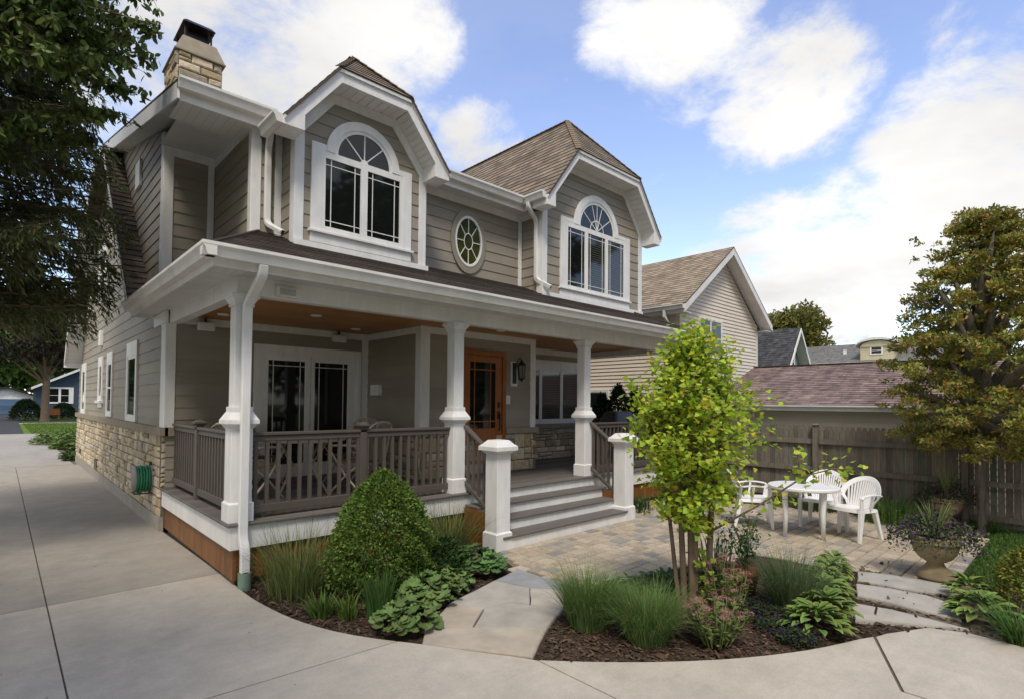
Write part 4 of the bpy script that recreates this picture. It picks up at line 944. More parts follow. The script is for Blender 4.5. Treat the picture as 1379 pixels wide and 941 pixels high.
# rails
def rail_seg(b, p, q, z, w=.085, t=.04): b.bar((p[0], p[1], z - t / 2), (q[0], q[1], z - t / 2), w, t)
def railing(p, q, posts=(), zt=1.55, name='porch_railing', balusters=None):
    p, q = Vector(p), Vector(q); L_ = (q - p).length; d = (q - p) / L_
    b = MB(); rail_seg(b, p, q, zt, .085, .035); rail_seg(b, p, q, zt - .037, .05, .06); r = b.build(name, m_rail, house, bevel=.006)
    b = MB(); rail_seg(b, p, q, DZ + .145, .05, .085); b.build('bottom_rail', m_rail, r, bevel=.004)
    n = round(L_ / .118)
    for k in range(n):
        c = p + d * (L_ * (k + .5) / n)
        if any(abs((c - p).length - s) < .05 for s in posts): continue
        b = MB(); b.cbox(c.x, c.y, DZ + .14, zt - .09, .036); b.build('baluster', m_rail, r)
    for s in posts:
        c = p + d * s; b = MB(); b.cbox(c.x, c.y, DZ, zt + .02, .085); po = b.build('rail_post', m_rail, r, bevel=.004)
        b = MB(); b.frus(c.x, c.y, zt + .02, zt + .045, .10, .145); b.cbox(c.x, c.y, zt + .045, zt + .062, .15); b.frus(c.x, c.y, zt + .062, zt + .09, .13, .05); b.build('post_cap', m_rail, po)
railing((1.945, 6.13), (4.55, 6.13), (1.30,))
railing((7.585, 6.13), (10.19, 6.13), (1.30,))
railing((1.86, 6.24), (1.86, 9.1), (1.55,))
railing((10.27, 6.24), (10.27, 8.45), (1.2,))
def stair_rail(x, xn):
    a, c = Vector((x, 6.03, 1.56)), Vector((xn, 5.45, 1.17))
    b = MB(); b.bar(a, c, .075, .045); r = b.build('stair_railing', m_rail, house, bevel=.008)
    b = MB(); dz = Vector((0, 0, -.78)); b.bar(a + dz, c + dz, .05, .06); b.build('bottom_rail', m_rail, r, bevel=.006)
    for k in range(5):
        t = (k + .6) / 5.2; m = a.lerp(c, t); b = MB(); b.box(m.x - .018, m.x + .018, m.y - .018, m.y + .018, m.z - .77, m.z - .01); b.build('baluster', m_rail, r)
stair_rail(4.765, 4.79); stair_rail(7.545, 7.52)
# downspouts
def spout(pts, wv=.088, dv=.062):
    b = MB(); s = [(-wv / 2, -dv / 2), (wv / 2, -dv / 2), (wv / 2, dv / 2), (-wv / 2, dv / 2)]
    P = [Vector(p) for p in pts]; q = [P[0]]
    for i in range(1, len(P) - 1):     # rounded elbows
        a, m, c = P[i - 1], P[i], P[i + 1]; e = min(.07, (a - m).length * .4, (c - m).length * .4)
        A, C_ = m + (a - m).normalized() * e, m + (c - m).normalized() * e
        for k in range(5): t = k / 4; q.append(A * (1 - t) ** 2 + m * 2 * t * (1 - t) + C_ * t ** 2)
    q.append(P[-1]); b.sweep(q, s)
    for z in (.55, .78):
        pass
    o = b.build('downspout', m_white, house, bevel=.008)
    t = (q[-1] - q[-2]).normalized(); m_ = MB(); m_.bar(q[-1] - t * .01, q[-1] + t * .002, min(wv, dv) * .8, max(wv, dv) * .72, (0, 0, 1) if abs(t.z) < .9 else (0, 1, 0)); m_.build('outlet_shade_face', m_black, o)  # black end face painted as the shade inside the pipe mouth
    return o
d1 = spout([(1.845, 5.525, 3.21), (1.845, 5.56, 3.10), (1.835, 5.945, 2.86), (1.835, 5.945, .50), (1.845, 5.895, .36), (1.845, 5.895, .145)])
b = MB(); b.lathe([(.062, -.06), (.062, .15), (.05, .15)], (1.845, 5.895, 0), 20); b.build('drain_pipe', m_pipe, d1)
spout([(2.47, 7.22, 5.54), (2.47, 7.22, 5.42), (2.50, 7.395, 5.20), (2.50, 7.395, 4.20), (2.62, 7.16, 4.06)], .08, .055)
spout([(6.94, 7.02, 5.54), (6.95, 7.02, 5.45), (7.19, 7.05, 5.26), (7.19, 7.05, 4.16), (7.33, 6.80, 4.01)], .055, .08)
# ------------------------------------------------------------------ hose reel, porch furniture
hr = thing('hose_reel', 'green garden hose coiled on a grey reel fixed to the stone base', 'hose reel', (1.6, 10.0, .45))
m_reel = material('grey_plastic', (.22, .22, .21), .5, .4, .08, 6)
b = MB(); b.lathe([(.0, -.015), (.185, -.015), (.20, 0), (.185, .012), (.0, .012)], (1.50, 9.86, .70), 24, 'X'); b.build('reel_disc', m_reel, hr, True)
b = MB(); b.lathe([(.0, -.01), (.20, -.01), (.20, .01), (.0, .01)], (1.70, 9.86, .70), 24, 'X'); b.build('reel_disc', m_reel, hr, True)
b = MB()
for k in range(5):
    for q in range(2):
        x = 1.525 + k * .035; r = .145 + q * .036 + (k % 2) * .01
        b.tube([(x + rnd.uniform(-.004, .004), 9.86 + math.cos(a) * r, .70 + math.sin(a) * r) for a in [2 * math.pi * i / 26 for i in range(27)]], .0175, 6)
b.tube([(1.6, 9.86, .52), (1.58, 9.95, .46), (1.56, 10.02, .48), (1.55, 9.95, .55)], .0175, 6); b.build('hose', m_hose, hr, True)
b = MB(); b.bar((1.49, 9.72, .49), (1.70, 9.72, .49), .025, .018); b.bar((1.49, 10.0, .49), (1.70, 10.0, .49), .025, .018); b.bar((1.49, 9.72, .49), (1.49, 10.0, .49), .025, .018); b.bar((1.705, 9.86, .46), (1.705, 9.86, .95), .05, .02); b.build('wall_bracket', m_dark, hr)

pt = thing('patio_table', 'round cream metal table on the porch behind the railing', 'table', (3.1, 7.6, DZ))
b = MB(); b.lathe([(.0, .735), (.56, .735), (.58, .72), (.58, .705), (.56, .70), (.0, .70)], (3.1, 7.6, DZ), 32); b.build('tabletop', m_tan, pt)
for k in range(4):
    a = k * math.pi / 2 + .5; c, s = math.cos(a), math.sin(a); b = MB(); b.tube([(3.1 + c * .42, 7.6 + s * .42, DZ + .70), (3.1 + c * .16, 7.6 + s * .16, DZ + .36), (3.1 + c * .44, 7.6 + s * .44, DZ + .0)], .016, 6); b.build('leg', m_tan, pt)
def dining_chair():
    t = thing('porch_chair', 'x', 'chair', (0, 0, 0), 'cream sling chairs around the porch table')
    b = MB(); b.hexa([(-.24, -.25, .40), (.24, -.25, .43), (.24, .25, .43), (-.24, .25, .40), (-.24, -.25, .425), (.24, -.25, .455), (.24, .25, .455), (-.24, .25, .425)]); b.build('seat', m_sling, t)
    b = MB(); b.hexa([(-.25, -.24, .46), (-.235, -.24, .46), (-.235, .24, .46), (-.25, .24, .46), (-.36, -.24, .90), (-.345, -.24, .90), (-.345, .24, .90), (-.36, .24, .90)]); b.build('backrest', m_sling, t)
    b = MB(); b.tube([(-.245, -.26, .42), (-.36, -.26, .92), (-.375, -.16, .965), (-.38, 0, .98), (-.375, .16, .965), (-.36, .26, .92), (-.245, .26, .42)], .016, 6)
    for k in range(-3, 4): b.tube([(-.352, k * .06, .905), (-.372, k * .06 + .02, .94), (-.378, k * .05, .975)], .007, 5)
    b.build('back_frame', m_tan, t)
    for s in (-1, 1):
        b = MB(); b.tube([(-.30, s * .27, .66), (0, s * .29, .67), (.22, s * .28, .66), (.26, s * .28, .60)], .016, 6); b.build('armrest', m_tan, t)
        b = MB(); b.tube([(.26, s * .28, .61), (.02, s * .27, .28), (-.28, s * .27, .0)], .014, 6); b.build('leg', m_tan, t)
        b = MB(); b.tube([(-.24, s * .27, .44), (0, s * .275, .27), (.27, s * .27, .0)], .014, 6); b.build('leg', m_tan, t)
    return t
dc = dining_chair()
PCH = [(2.35, 7.35, 25, 'tan sling porch chair on the left of the porch table, beside the left corner column'), (3.62, 6.95, 118, 'tan sling porch chair with its back to the railing, before the right patio door'),
       (2.75, 8.35, -65, 'tan sling porch chair between the porch table and the patio doors'), (3.95, 7.9, 195, 'tan sling porch chair on the right of the porch table, near the mailbox wall')]
for i, (x, y, a, lb) in enumerate(PCH):
    o = dc if i == 0 else dup(dc)
    o.location = (x, y, DZ); o.rotation_euler = (0, 0, R(a)); o['label'] = lb
gr = thing('grill', 'dark covered grill on the porch behind the right hand columns', 'grill', (9.7, 7.0, DZ))
b = MB(); b.box(9.35, 10.05, 6.75, 7.2, DZ + .1, DZ + .8); b.build('cart', m_black, gr, bevel=.02)
b = MB(); b.hexa([(9.28, 6.72, DZ + .8), (10.12, 6.72, DZ + .8), (10.12, 7.25, DZ + .8), (9.28, 7.25, DZ + .8), (9.42, 6.85, DZ + 1.1), (9.98, 6.85, DZ + 1.1), (9.98, 7.15, DZ + 1.1), (9.42, 7.15, DZ + 1.1)]); b.build('lid', m_dark, gr, bevel=.03)
for x in (9.4, 10.0):
    for y in (6.8, 7.15): b = MB(); b.cbox(x, y, DZ, DZ + .1, .05); b.build('leg', m_black, gr)

# ------------------------------------------------------------------ patio set, urns, pots
def plastic_chair():
    t = thing('plastic_chair', 'x', 'chair', (0, 0, 0), 'white plastic armchairs on the patio')
    b = MB(); n = 12; P = []
    for k in range(n + 1):
        a = math.pi * (k / n) - math.pi / 2; P.append((.20 + .05 * math.cos(a), .235 * math.sin(a)))
    P += [(-.19, .20), (-.19, -.20)]
    b.prism([(x, y, .425 - .018 * (x < 0)) for x, y in P], (0, 0, .022)); b.prism([(x, y, .385) for x, y in P], (0, 0, .04)) if False else None
    for k in range(n): p, q = P[k], P[k + 1]; b.face([(p[0], p[1], .447), (q[0], q[1], .447), (q[0] * 1.03, q[1] * 1.03, .40), (p[0] * 1.03, p[1] * 1.03, .40)])
    for s in (-1, 1): b.hexa([(-.19, s * .235 - .012, .385), (.22, s * .235 - .012, .39), (.22, s * .235 + .012, .39), (-.19, s * .235 + .012, .385), (-.19, s * .215 - .012, .43), (.22, s * .225 - .012, .447), (.22, s * .225 + .012, .447), (-.19, s * .215 + .012, .43)])
    b.build('seat', m_plastic, t, bevel=.004)
    def bx(z): return -.19 - .17 * ((z - .40) / .45) ** 1.1 if z > .4 else -.19
    outl = []
    for k in range(25):
        a = math.pi * k / 24; w = .29 * math.cos(a); z = .60 + .26 * math.sin(a); outl.append((w, z))
    outl = [(.17, .40), (.21, .50)] + outl + [(-.21, .50), (-.17, .40)]
    b = MB(); P = [Vector((bx(z) + .10 * (abs(w) / .29) ** 2, w, z)) for w, z in outl]; inn = [Vector((bx(.40 + (z - .40) * .86) + .10 * (abs(w * .80) / .29) ** 2, w * .80, .40 + (z - .40) * .86)) for w, z in outl]
    off = Vector((-.018, 0, 0))
    for k in range(len(P) - 1):
        b.face([P[k], P[k + 1], inn[k + 1], inn[k]]); b.face([P[k] + off, P[k + 1] + off, inn[k + 1] + off, inn[k] + off]); b.face([P[k], P[k + 1], P[k + 1] + off, P[k] + off]); b.face([inn[k], inn[k + 1], inn[k + 1] + off, inn[k] + off])
    for j in range(-6, 7):
        w = j * .034; zt = .40 + (.60 + .26 * math.sqrt(max(0, 1 - (w / .235) ** 2)) * 1 - .40) * .87; L_ = 8; q = [Vector((bx(.40 + (zt - .40) * i / L_) + .10 * (abs(w) / .29) ** 2 - .008, w * (.72 + .28 * i / L_), .40 + (zt - .40) * i / L_)) for i in range(L_ + 1)]
        for a, c in zip(q, q[1:]): b.hexa([a + Vector(v) for v in ((-.006, -.011, 0), (.006, -.011, 0), (.006, .011, 0), (-.006, .011, 0))] + [c + Vector(v) for v in ((-.006, -.011, 0), (.006, -.011, 0), (.006, .011, 0), (-.006, .011, 0))])
    b.build('backrest', m_plastic, t)
    for s in (-1, 1):
        b = MB(); q = [(-.19, s * .285, .62), (-.05, s * .295, .645), (.10, s * .30, .645), (.21, s * .285, .63), (.245, s * .275, .60)]
        for a, c in zip(q, q[1:]): b.bar(a, c, .05, .022)
        b.bar((.0, s * .292, .64), (-.03, s * .24, .43), .022, .05); b.build('armrest', m_plastic, t, bevel=.005)
        for x0, x1, y0, y1, z in ((.235, .265, .27, .262, .60), (-.17, -.27, .20, .245, .42)):
            b = MB(); w, v = .034, .020; d = -.02 if x0 > 0 else .02
            if x0 > 0: b.hexa([(x1 - v, s * y1 - v, 0), (x1 + v, s * y1 - v, 0), (x1 + v, s * y1 + v, 0), (x1 - v, s * y1 + v, 0), (x0 - .06, s * y0 - .03, .44), (x0 + .025, s * y0 - .03, .44), (x0 + .025, s * y0 + .02, .44), (x0 - .06, s * y0 + .02, .44)]); b.hexa([(x0 - .055, s * y0 - .012, .44), (x0 + .02, s * y0 - .012, .44), (x0 + .02, s * y0 + .016, .44), (x0 - .055, s * y0 + .016, .44), (x0 - .03, s * y0 - .012, z), (x0 + .02, s * y0 - .012, z), (x0 + .02, s * y0 + .016, z), (x0 - .03, s * y0 + .016, z)])
            else: b.hexa([(x1 - v, s * y1 - v, 0), (x1 + v, s * y1 - v, 0), (x1 + v, s * y1 + v, 0), (x1 - v, s * y1 + v, 0), (x0 - w, s * y0 - w, z), (x0 + w, s * y0 - w, z), (x0 + w, s * y0 + w, z), (x0 - w, s * y0 + w, z)])
            b.build('leg', m_plastic, t, bevel=.004)
    return t
pc = plastic_chair()
for i, (x, y, a, lb) in enumerate([(8.98, 2.40, 163, 'white plastic armchair on the right of the patio table, seen from its side'), (9.42, 2.92, 186, 'white plastic armchair behind the patio table with its fan back against the fence'), (8.72, 3.72, -62, 'white plastic armchair left of the patio table, half hidden by the young green tree')]):
    o = pc if i == 0 else dup(pc)
    o.location = (x, y, .002); o.rotation_euler = (0, 0, R(a)); o['label'] = lb
tb = thing('patio_table', 'round white plastic table on the paver patio', 'table', (8.62, 2.93, 0))
b = MB(); b.lathe([(.0, .725), (.46, .725), (.475, .715), (.475, .69), (.46, .675), (.44, .675), (.0, .69)], (8.62, 2.93, 0), 40); b.build('tabletop', m_plastic, tb)
for a in (-25, 65, 155, 245):
    c, s = math.cos(R(a)), math.sin(R(a)); b = MB(); b.tube([(8.62 + c * .36, 2.93 + s * .36, .69), (8.62 + c * .33, 2.93 + s * .33, .35), (8.62 + c * .34, 2.93 + s * .34, .002)], [.038, .034, .026], 12); b.build('leg', m_plastic, tb, True)
b = MB(); b.lathe([(.0, 0), (.04, 0), (.042, .06), (.03, .08), (.03, .10), (.0, .10)], (8.78, 2.99, .726), 14); tag(b.build('jar', m_dark), 'small dark jar on the white patio table', 'jar')
def urn(x, y, s, lb, lbp, n, purple, tall):
    u = thing('urn_planter', lb, 'planter', (x, y, 0), 'buff pedestal urns'); c = (x, y, 0)
    b = MB(); b.lathe([(r * s, z * s) for r, z in ((.0, .0), (.165, .0), (.168, .03), (.155, .045), (.15, .075), (.125, .09), (.095, .13), (.075, .17), (.08, .185))], c, 28); b.build('pedestal', m_urn, u, True)
    b = MB(); b.lathe([(r * s, z * s) for r, z in ((.075, .18), (.10, .19), (.15, .225), (.19, .28), (.212, .35), (.215, .385), (.225, .39), (.228, .40), (.222, .41), (.225, .44), (.232, .45), (.225, .46), (.205, .46), (.19, .42), (.0, .42))], c, 32); b.build('bowl', m_urn, u, True)
    b = MB(); b.lathe([(.0, .425 * s), (.195 * s, .425 * s)], c, 24); b.build('soil', m_soil, u)
    p = thing('flowering_plant', lbp, 'flowers', (x, y, .42 * s), 'plantings in the urns')
    a = rg.uniform(0, 2 * math.pi, n); q = np.sqrt(rg.uniform(0, 1, n)) * .44 * s; fall = np.clip((q - .22 * s) / (.22 * s), 0, 1)
    pos = np.stack([x + np.cos(a) * q, y + np.sin(a) * q, (.50 + rg.normal(0, .06, n) - .10 * fall + .10 * (1 - q / (.44 * s))) * s], 1)
    cols = tint((.055, .085, .032), n, .4, .2); w = rg.uniform(0, 1, n) < .25; cols[w] = tint((.09, .065, .075), w.sum(), .4, .2)
    inst('foliage', *LEAFT, pos, unit(n) + np.array([0, 0, .2]), unit(n) * .7 + np.array([0, 0, 1.]), rg.uniform(.02, .05, n) * s, cols, m_leafd, p)
    m = 150; k = rg.choice(n, m); fp = pos[k] + unit(m) * .03; fp[:, 2] += .01
    inst('blossom', [(0, 0, 0), (.5, .42, .1), (1, .15, 0), (1, -.15, 0), (.5, -.42, .1)], [(0, 1, 2, 3, 4)], np.repeat(fp, 3, 0), unit(m * 3), unit(m * 3), rg.uniform(.018, .03, m * 3), tint(purple, m * 3, .4, .2), m_petal, p)
    tuft('spike_leaves', (x, y, .45 * s), 46, .05, tall * 1.2, .26, .2, .008, (.19, .235, .085), m_leafd, p)
urn(7.56, 1.22, 1.02, 'buff stone urn at the front corner of the patio beside the stepping slabs', 'purple petunias trailing from the front urn', 2300, (.09, .03, .16), .40)
urn(11.0, 1.62, .98, 'buff stone urn at the back of the patio by the fence', 'dark purple flowers and spiky grass in the urn by the fence', 1700, (.10, .02, .075), .55)
pot = thing('flower_pot', 'terracotta pot standing in the bed behind the pink sedum', 'pot', (5.47, 2.41, 0))
b = MB(); b.lathe([(.0, -.02), (.09, -.02), (.125, .20), (.14, .205), (.142, .25), (.127, .25), (.12, .235), (.0, .235)], (5.47, 2.41, 0), 28); b.build('pot_body', m_terra, pot, True)
rp = thing('potted_rose', 'leafy potted plant growing in the terracotta pot', 'plant', (5.47, 2.41, .24))
b = MB(); tips = []
for k in range(9):
    a = rnd.uniform(0, 6.28); t = (5.47 + math.cos(a) * rnd.uniform(.08, .26), 2.41 + math.sin(a) * rnd.uniform(.08, .26), rnd.uniform(.45, .80)); tips.append(t); b.tube([(5.47, 2.41, .24), (5.47 + (t[0] - 5.47) * .4, 2.41 + (t[1] - 2.41) * .4, .24 + (t[2] - .24) * .6), t], [.006, .005, .003], 5)
b.build('stem', m_bark, rp)
tp = np.array(tips); n = 520; k = rg.choice(9, n); f = rg.uniform(.35, 1.05, (n, 1)); pos = np.array([[5.47, 2.41, .24]]) * (1 - f) + tp[k] * f + rg.normal(0, .045, (n, 3))
inst('foliage', *LEAFT, pos, unit(n), unit(n) + np.array([0, 0, 1.2]), rg.uniform(.03, .055, n), tint((.06, .12, .03), n, .35), m_leafd, rp)
pw = thing('pinwheel', 'silver foil pinwheel stuck in the terracotta pot', 'pinwheel', (5.42, 2.36, .24))
b = MB(); b.bar((5.42, 2.36, .2), (5.42, 2.36, .53), .008, .008); b.build('stick', m_dark, pw)
b = MB()
for k in range(6):
    a = k * math.pi / 3; c, s = math.cos(a), math.sin(a); d = rt0; p0 = Vector((5.40, 2.33, .53)); b.face([p0, p0 + d * (c * .055) + Vector((0, -.02, s * .055)), p0 + d * (math.cos(a + .7) * .05) + Vector((0, .005, math.sin(a + .7) * .05))])
b.build('vane', m_silver, pw)

# ------------------------------------------------------------------ bed planting
def dome_bush(name, label, cat, c, rad, hgt, n, size, col, shape='egg', group=None, mat=None, lump=.12, under=None):
    t = thing(name, label, cat, (c[0], c[1], 0), group)
    z = rg.uniform(0, 1, n) ** .8
    prof = (lambda z: np.where(z < .25, .82 + .18 * np.sin(z / .25 * math.pi / 2), np.cos((z - .25) / .75 * math.pi / 2) ** .68)) if shape == 'egg' else (lambda z: np.sqrt(np.clip(1 - z ** 2, 0, 1)))
    a = rg.uniform(0, 2 * math.pi, n); lumps = 1 + lump * np.sin(a * 5 + z * 9) * np.sin(z * 13 + a * 3) + rg.normal(0, .055, n)
    inn = 1 - np.abs(rg.normal(0, .13, n)); r = rad * prof(z) * lumps * inn
    pos = np.stack([c[0] + np.cos(a) * r, c[1] + np.sin(a) * r, c[2] + .03 + z * hgt * (1 + .02 * rg.normal(size=n))], 1)
    out = np.stack([np.cos(a), np.sin(a), z * .8], 1)
    cols = tint(col, n, .5, .15) * (.75 + .5 * np.clip(np.sin(a * 7 + z * 21) * .5 + .5, 0, 1))[:, None]
    inst('foliage', *LEAF, pos, out + unit(n) * .9, unit(n) + out, rg.uniform(.7, 1.2, n) * size, cols, mat or m_leafd, t)
    b = MB(); 
    for k in range(5): b.tube([(c[0], c[1], c[2] - .05), (c[0] + rnd.uniform(-.3, .3) * rad, c[1] + rnd.uniform(-.3, .3) * rad, c[2] + hgt * .7)], [.02, .006], 5)
    b.build('stem', m_bark, t)
    return t
dome_bush('boxwood', 'dense dark green boxwood clipped to a cone in front of the porch railing', 'shrub', (2.93, 5.06, 0), .53, 1.10, 36000, .036, (.12, .19, .036), lump=.24)
GR = (.085, .125, .035)
def grass(label, c, n, r, h, reach, droop, w, col, name='ornamental_grass', cat='grass', group=None, lean=(0, 0), bloom=0):
    t = thing(name, label, cat, (c[0], c[1], 0), group)
    tuft('blades', (c[0], c[1], -.02), n, r, h, reach, droop, w, col, m_leafd, t, lean)
    if bloom: tuft('plumes', (c[0], c[1], .0), bloom, r, h * 1.22, reach * .7, droop * .3, w * .5, (.12, .11, .07), m_leafd, t, lean)
    return t
grass('tall loose grass with dark seed heads by the left corner of the porch', (2.20, 5.42, 0), 420, .27, .92, .55, .62, .0042, (.14, .185, .055), group=None, bloom=50)
grass('arching grass beside the left newel post', (4.15, 5.56, 0), 300, .22, .86, .58, .5, .0045, (.12, .17, .05), bloom=55)
grass('clump of narrow upright leaves at the front of the left bed, nearest the drive', (2.13, 4.72, 0), 90, .10, .30, .18, .5, .009, (.085, .15, .03), 'iris_clump', 'plant')
grass('clump of light narrow leaves in the left bed, left of the tall spears', (2.28, 4.52, 0), 80, .08, .30, .16, .5, .010, (.10, .16, .03), 'iris_clump', 'plant')
grass('clump of tall spear leaves in front of the boxwood', (2.52, 4.40, 0), 120, .12, .50, .16, .35, .010, (.06, .125, .03), 'iris_clump', 'plant')
grass('thin spear leaves right of the boxwood', (2.95, 4.42, 0), 24, .04, .42, .10, .3, .010, (.07, .13, .03), 'iris_clump', 'plant')
dome_bush('fern_mound', 'fine leaved green mound between the boxwood and the newel post', 'plant', (3.55, 4.95, 0), .36, .36, 4200, .05, (.045, .085, .025), 'dome')
LOBE = [(0, 0, 0)] + [((.5 + .5 * (1 + .16 * (k % 2)) * math.cos(math.pi + 2 * math.pi * (k + .5) / 14)), .52 * (1 + .16 * (k % 2)) * math.sin(math.pi + 2 * math.pi * (k + .5) / 14), .06 + .13 * (k % 2)) for k in range(14)]
LOBEF = [(0, 1 + k, 2 + k) for k in range(13)]
LOBEV = [(.5, 0, .02)] + LOBE[1:]
def lobed(label, c, r, n, hgt, size, col=(.135, .20, .065)):
    n = int(n * 1.9); size *= .74
    t = thing('lady_mantle', label, 'plant', (c[0], c[1], 0), 'lobed leaf plants along the path')
    a = rg.uniform(0, 2 * math.pi, n); q = np.sqrt(rg.uniform(0, 1, n)); pos = np.stack([c[0] + np.cos(a) * q * r, c[1] + np.sin(a) * q * r, .03 + hgt * (1 - q ** 2 * .75) * rg.uniform(.7, 1.05, n)], 1)
    out = np.stack([np.cos(a), np.sin(a), .1 - q * .5], 1)
    f = [(0, 1 + k, 1 + (k + 1) % 14) for k in range(14)]
    inst('foliage', LOBEV, f, pos, out + unit(n) * .3, np.stack([np.cos(a) * q * .7, np.sin(a) * q * .7, np.ones(n)], 1) + unit(n) * .55, rg.uniform(.5, 1.2, n) * size, tint(col, n, .35, .1), m_leafd, t, [(1.35, 1.3, 1.2)] + [(.8, .85, .8), (1.05, 1.1, 1.05)] * 7)
lobed('scalloped leaf plant at the bed tip nearest the first flagstone', (2.55, 3.98, 0), .24, 75, .16, .115)
lobed('scalloped leaf plant in the middle of the row along the path', (3.02, 4.36, 0), .28, 90, .20, .115)
lobed('low scalloped leaf plant between its two larger neighbours along the path', (3.42, 4.52, 0), .20, 55, .14, .10)
lobed('scalloped leaf plant beside the left newel post', (3.95, 4.78, 0), .30, 100, .22, .125, (.105, .185, .065))
grass('bushy fine green grass left of the bed, beside the flagstones', (3.72, 2.99, 0), 1500, .15, .68, .40, .50, .0030, (.13, .205, .06), group='fine grasses in the front bed')
grass('bushy fine green grass right in front of the young tree', (3.86, 2.50, 0), 1700, .16, .62, .42, .55, .0030, (.13, .21, .06), group='fine grasses in the front bed')
grass('bluish upright grass between the terracotta pot and the hostas', (5.45, 1.98, 0), 1000, .15, .74, .48, .5, .0032, (.14, .195, .09))
grass('dark sword leaves behind the young tree, left of the terracotta pot', (5.62, 2.78, 0), 60, .14, .62, .18, .15, .012, (.035, .075, .025), 'iris_clump', 'plant')
grass('low lily leaves under the fence behind the chairs', (10.75, 2.35, 0), 800, .42, .58, .36, .6, .008, (.12, .20, .05), 'daylily', 'plant')
grass('arching green leaves at the foot of the fence beside the tree trunk', (11.05, 1.12, 0), 160, .16, .30, .26, .7, .008, (.065, .12, .03), 'daylily', 'plant')
grass('arching green leaves at the fence left of the daylilies, behind the white table', (10.9, 3.5, 0), 260, .35, .42, .3, .6, .008, (.05, .095, .025), 'daylily', 'plant')
grass('arching leaf blades at the right edge of the picture beside the hostas', (6.05, .42, 0), 150, .12, .42, .40, .5, .008, (.07, .14, .03), 'daylily', 'plant')
grass('dark green leaves beside the right newel post', (8.35, 5.75, 0), 330, .40, .42, .28, .6, .008, (.04, .08, .02), 'daylily', 'plant')
# ground ivy patch behind the front grasses
def lowcover(name, label, cat, cs, n, size, col, hgt, flower=None):
    t = thing(name, label, cat, (*cs[0][:2], 0)); P = []
    for cx, cy, r in cs:
        m = n // len(cs); a = rg.uniform(0, 6.28, m); q = np.sqrt(rg.uniform(0, 1, m)) * r; P.append(np.stack([cx + np.cos(a) * q, cy + np.sin(a) * q, rg.uniform(.0, hgt, m) * (1 - .6 * q / r)], 1))
    pos = np.concatenate(P); m = len(pos)
    inst('foliage', *LEAFT, pos, unit(m) * np.array([1, 1, .3]), unit(m) * .5 + np.array([0, 0, 1.]), rg.uniform(.6, 1.2, m) * size, tint(col, m, .35, .15), m_leafd, t)
    if flower:
        k = rg.choice(m, 120); fp = pos[k] + np.array([0, 0, .025]); inst('blossom', [(0, 0, 0), (.5, .42, .1), (1, .15, 0), (1, -.15, 0), (.5, -.42, .1)], [(0, 1, 2, 3, 4)], np.repeat(fp, 3, 0), unit(360), unit(360), rg.uniform(.014, .024, 360), tint(flower, 360, .4, .2), m_petal, t)
lowcover('ground_cover', 'low wide green leaves behind the young tree along the paver edge', 'plant', [(4.75, 3.20, .28), (5.15, 3.1, .28), (5.6, 2.95, .25), (4.45, 3.3, .18)], 800, .085, (.06, .12, .035), .13)
lowcover('petunia_patch', 'low dark purple flowers on the mulch between sedum and hostas', 'flowers', [(4.85, 1.78, .24), (5.05, 1.98, .24), (4.72, 1.65, .14), (5.15, 2.25, .2)], 3000, .03, (.045, .065, .03), .11, (.05, .025, .11))
HOS = ([(0, 0, 0), (.22, .20, .10), (.55, .24, .12), (.85, .12, .05), (1, 0, -.08), (.85, -.12, .05), (.55, -.24, .12), (.22, -.20, .10), (.3, 0, .03), (.62, 0, .06)],
       [(0, 1, 8), (1, 2, 8), (2, 9, 8), (2, 3, 9), (3, 4, 9), (4, 5, 9), (5, 6, 9), (6, 8, 9), (6, 7, 8), (7, 0, 8)])
HOSC = [(1, 1, 1)] + [(1.75, 1.42, 1.35)] * 3 + [(1.8, 1.45, 1.4)] + [(1.75, 1.42, 1.35)] * 3 + [(.8, .9, .9)] * 2
def hosta(label, c, r=.20, n=46, size=.19, col=(.13, .215, .055)):
    n = int(n * 1.9); size *= .72; r *= 1.15
    t = thing('hosta', label, 'hosta', (c[0], c[1], 0), 'hostas edging the beds')
    a = rg.uniform(0, 2 * math.pi, n); q = rg.uniform(.1, 1, n); base = np.stack([c[0] + np.cos(a) * q * r * .75, c[1] + np.sin(a) * q * r * .75, .05 + (1 - q) * .15 + rg.uniform(0, .03, n)], 1)
    out = np.stack([np.cos(a), np.sin(a), .45 - q * .6], 1) + unit(n) * .2
    inst('foliage', *HOS, base, out, np.stack([np.cos(a) * .4, np.sin(a) * .4, np.ones(n)], 1) + unit(n) * .15, rg.uniform(.7, 1.1, n) * size, tint(col, n, .22, .08), m_leafd, t, HOSC)
hosta('variegated hosta nearest the concrete at the bed corner', (5.02, 1.62), .22)
hosta('variegated hosta behind the corner one, left of the nearest stepping slab', (5.42, 1.66), .22)
hosta('variegated hosta midway along the row, beside the middle stepping slab', (5.85, 1.80), .21)
hosta('variegated hosta beside the blue grass, third from the patio', (6.22, 1.93), .20)
hosta('variegated hosta at the patio end of the row', (6.62, 1.98), .19, 38, .17)
hosta('small variegated hosta at the patio corner of the row', (6.95, 2.05), .16, 30, .15)
hosta('hosta right of the stepping slabs, nearest the patio corner', (6.95, .86), .18, 40, .17)
hosta('broad leaved hosta right of the stepping slabs beside the drive', (6.42, .70), .22, 50, .20)
dome_bush('spirea', 'yellow green shrub at the right edge beside the lawn', 'shrub', (6.95, .22, 0), .48, .62, 7000, .036, (.16, .17, .03), 'dome', lump=.15)
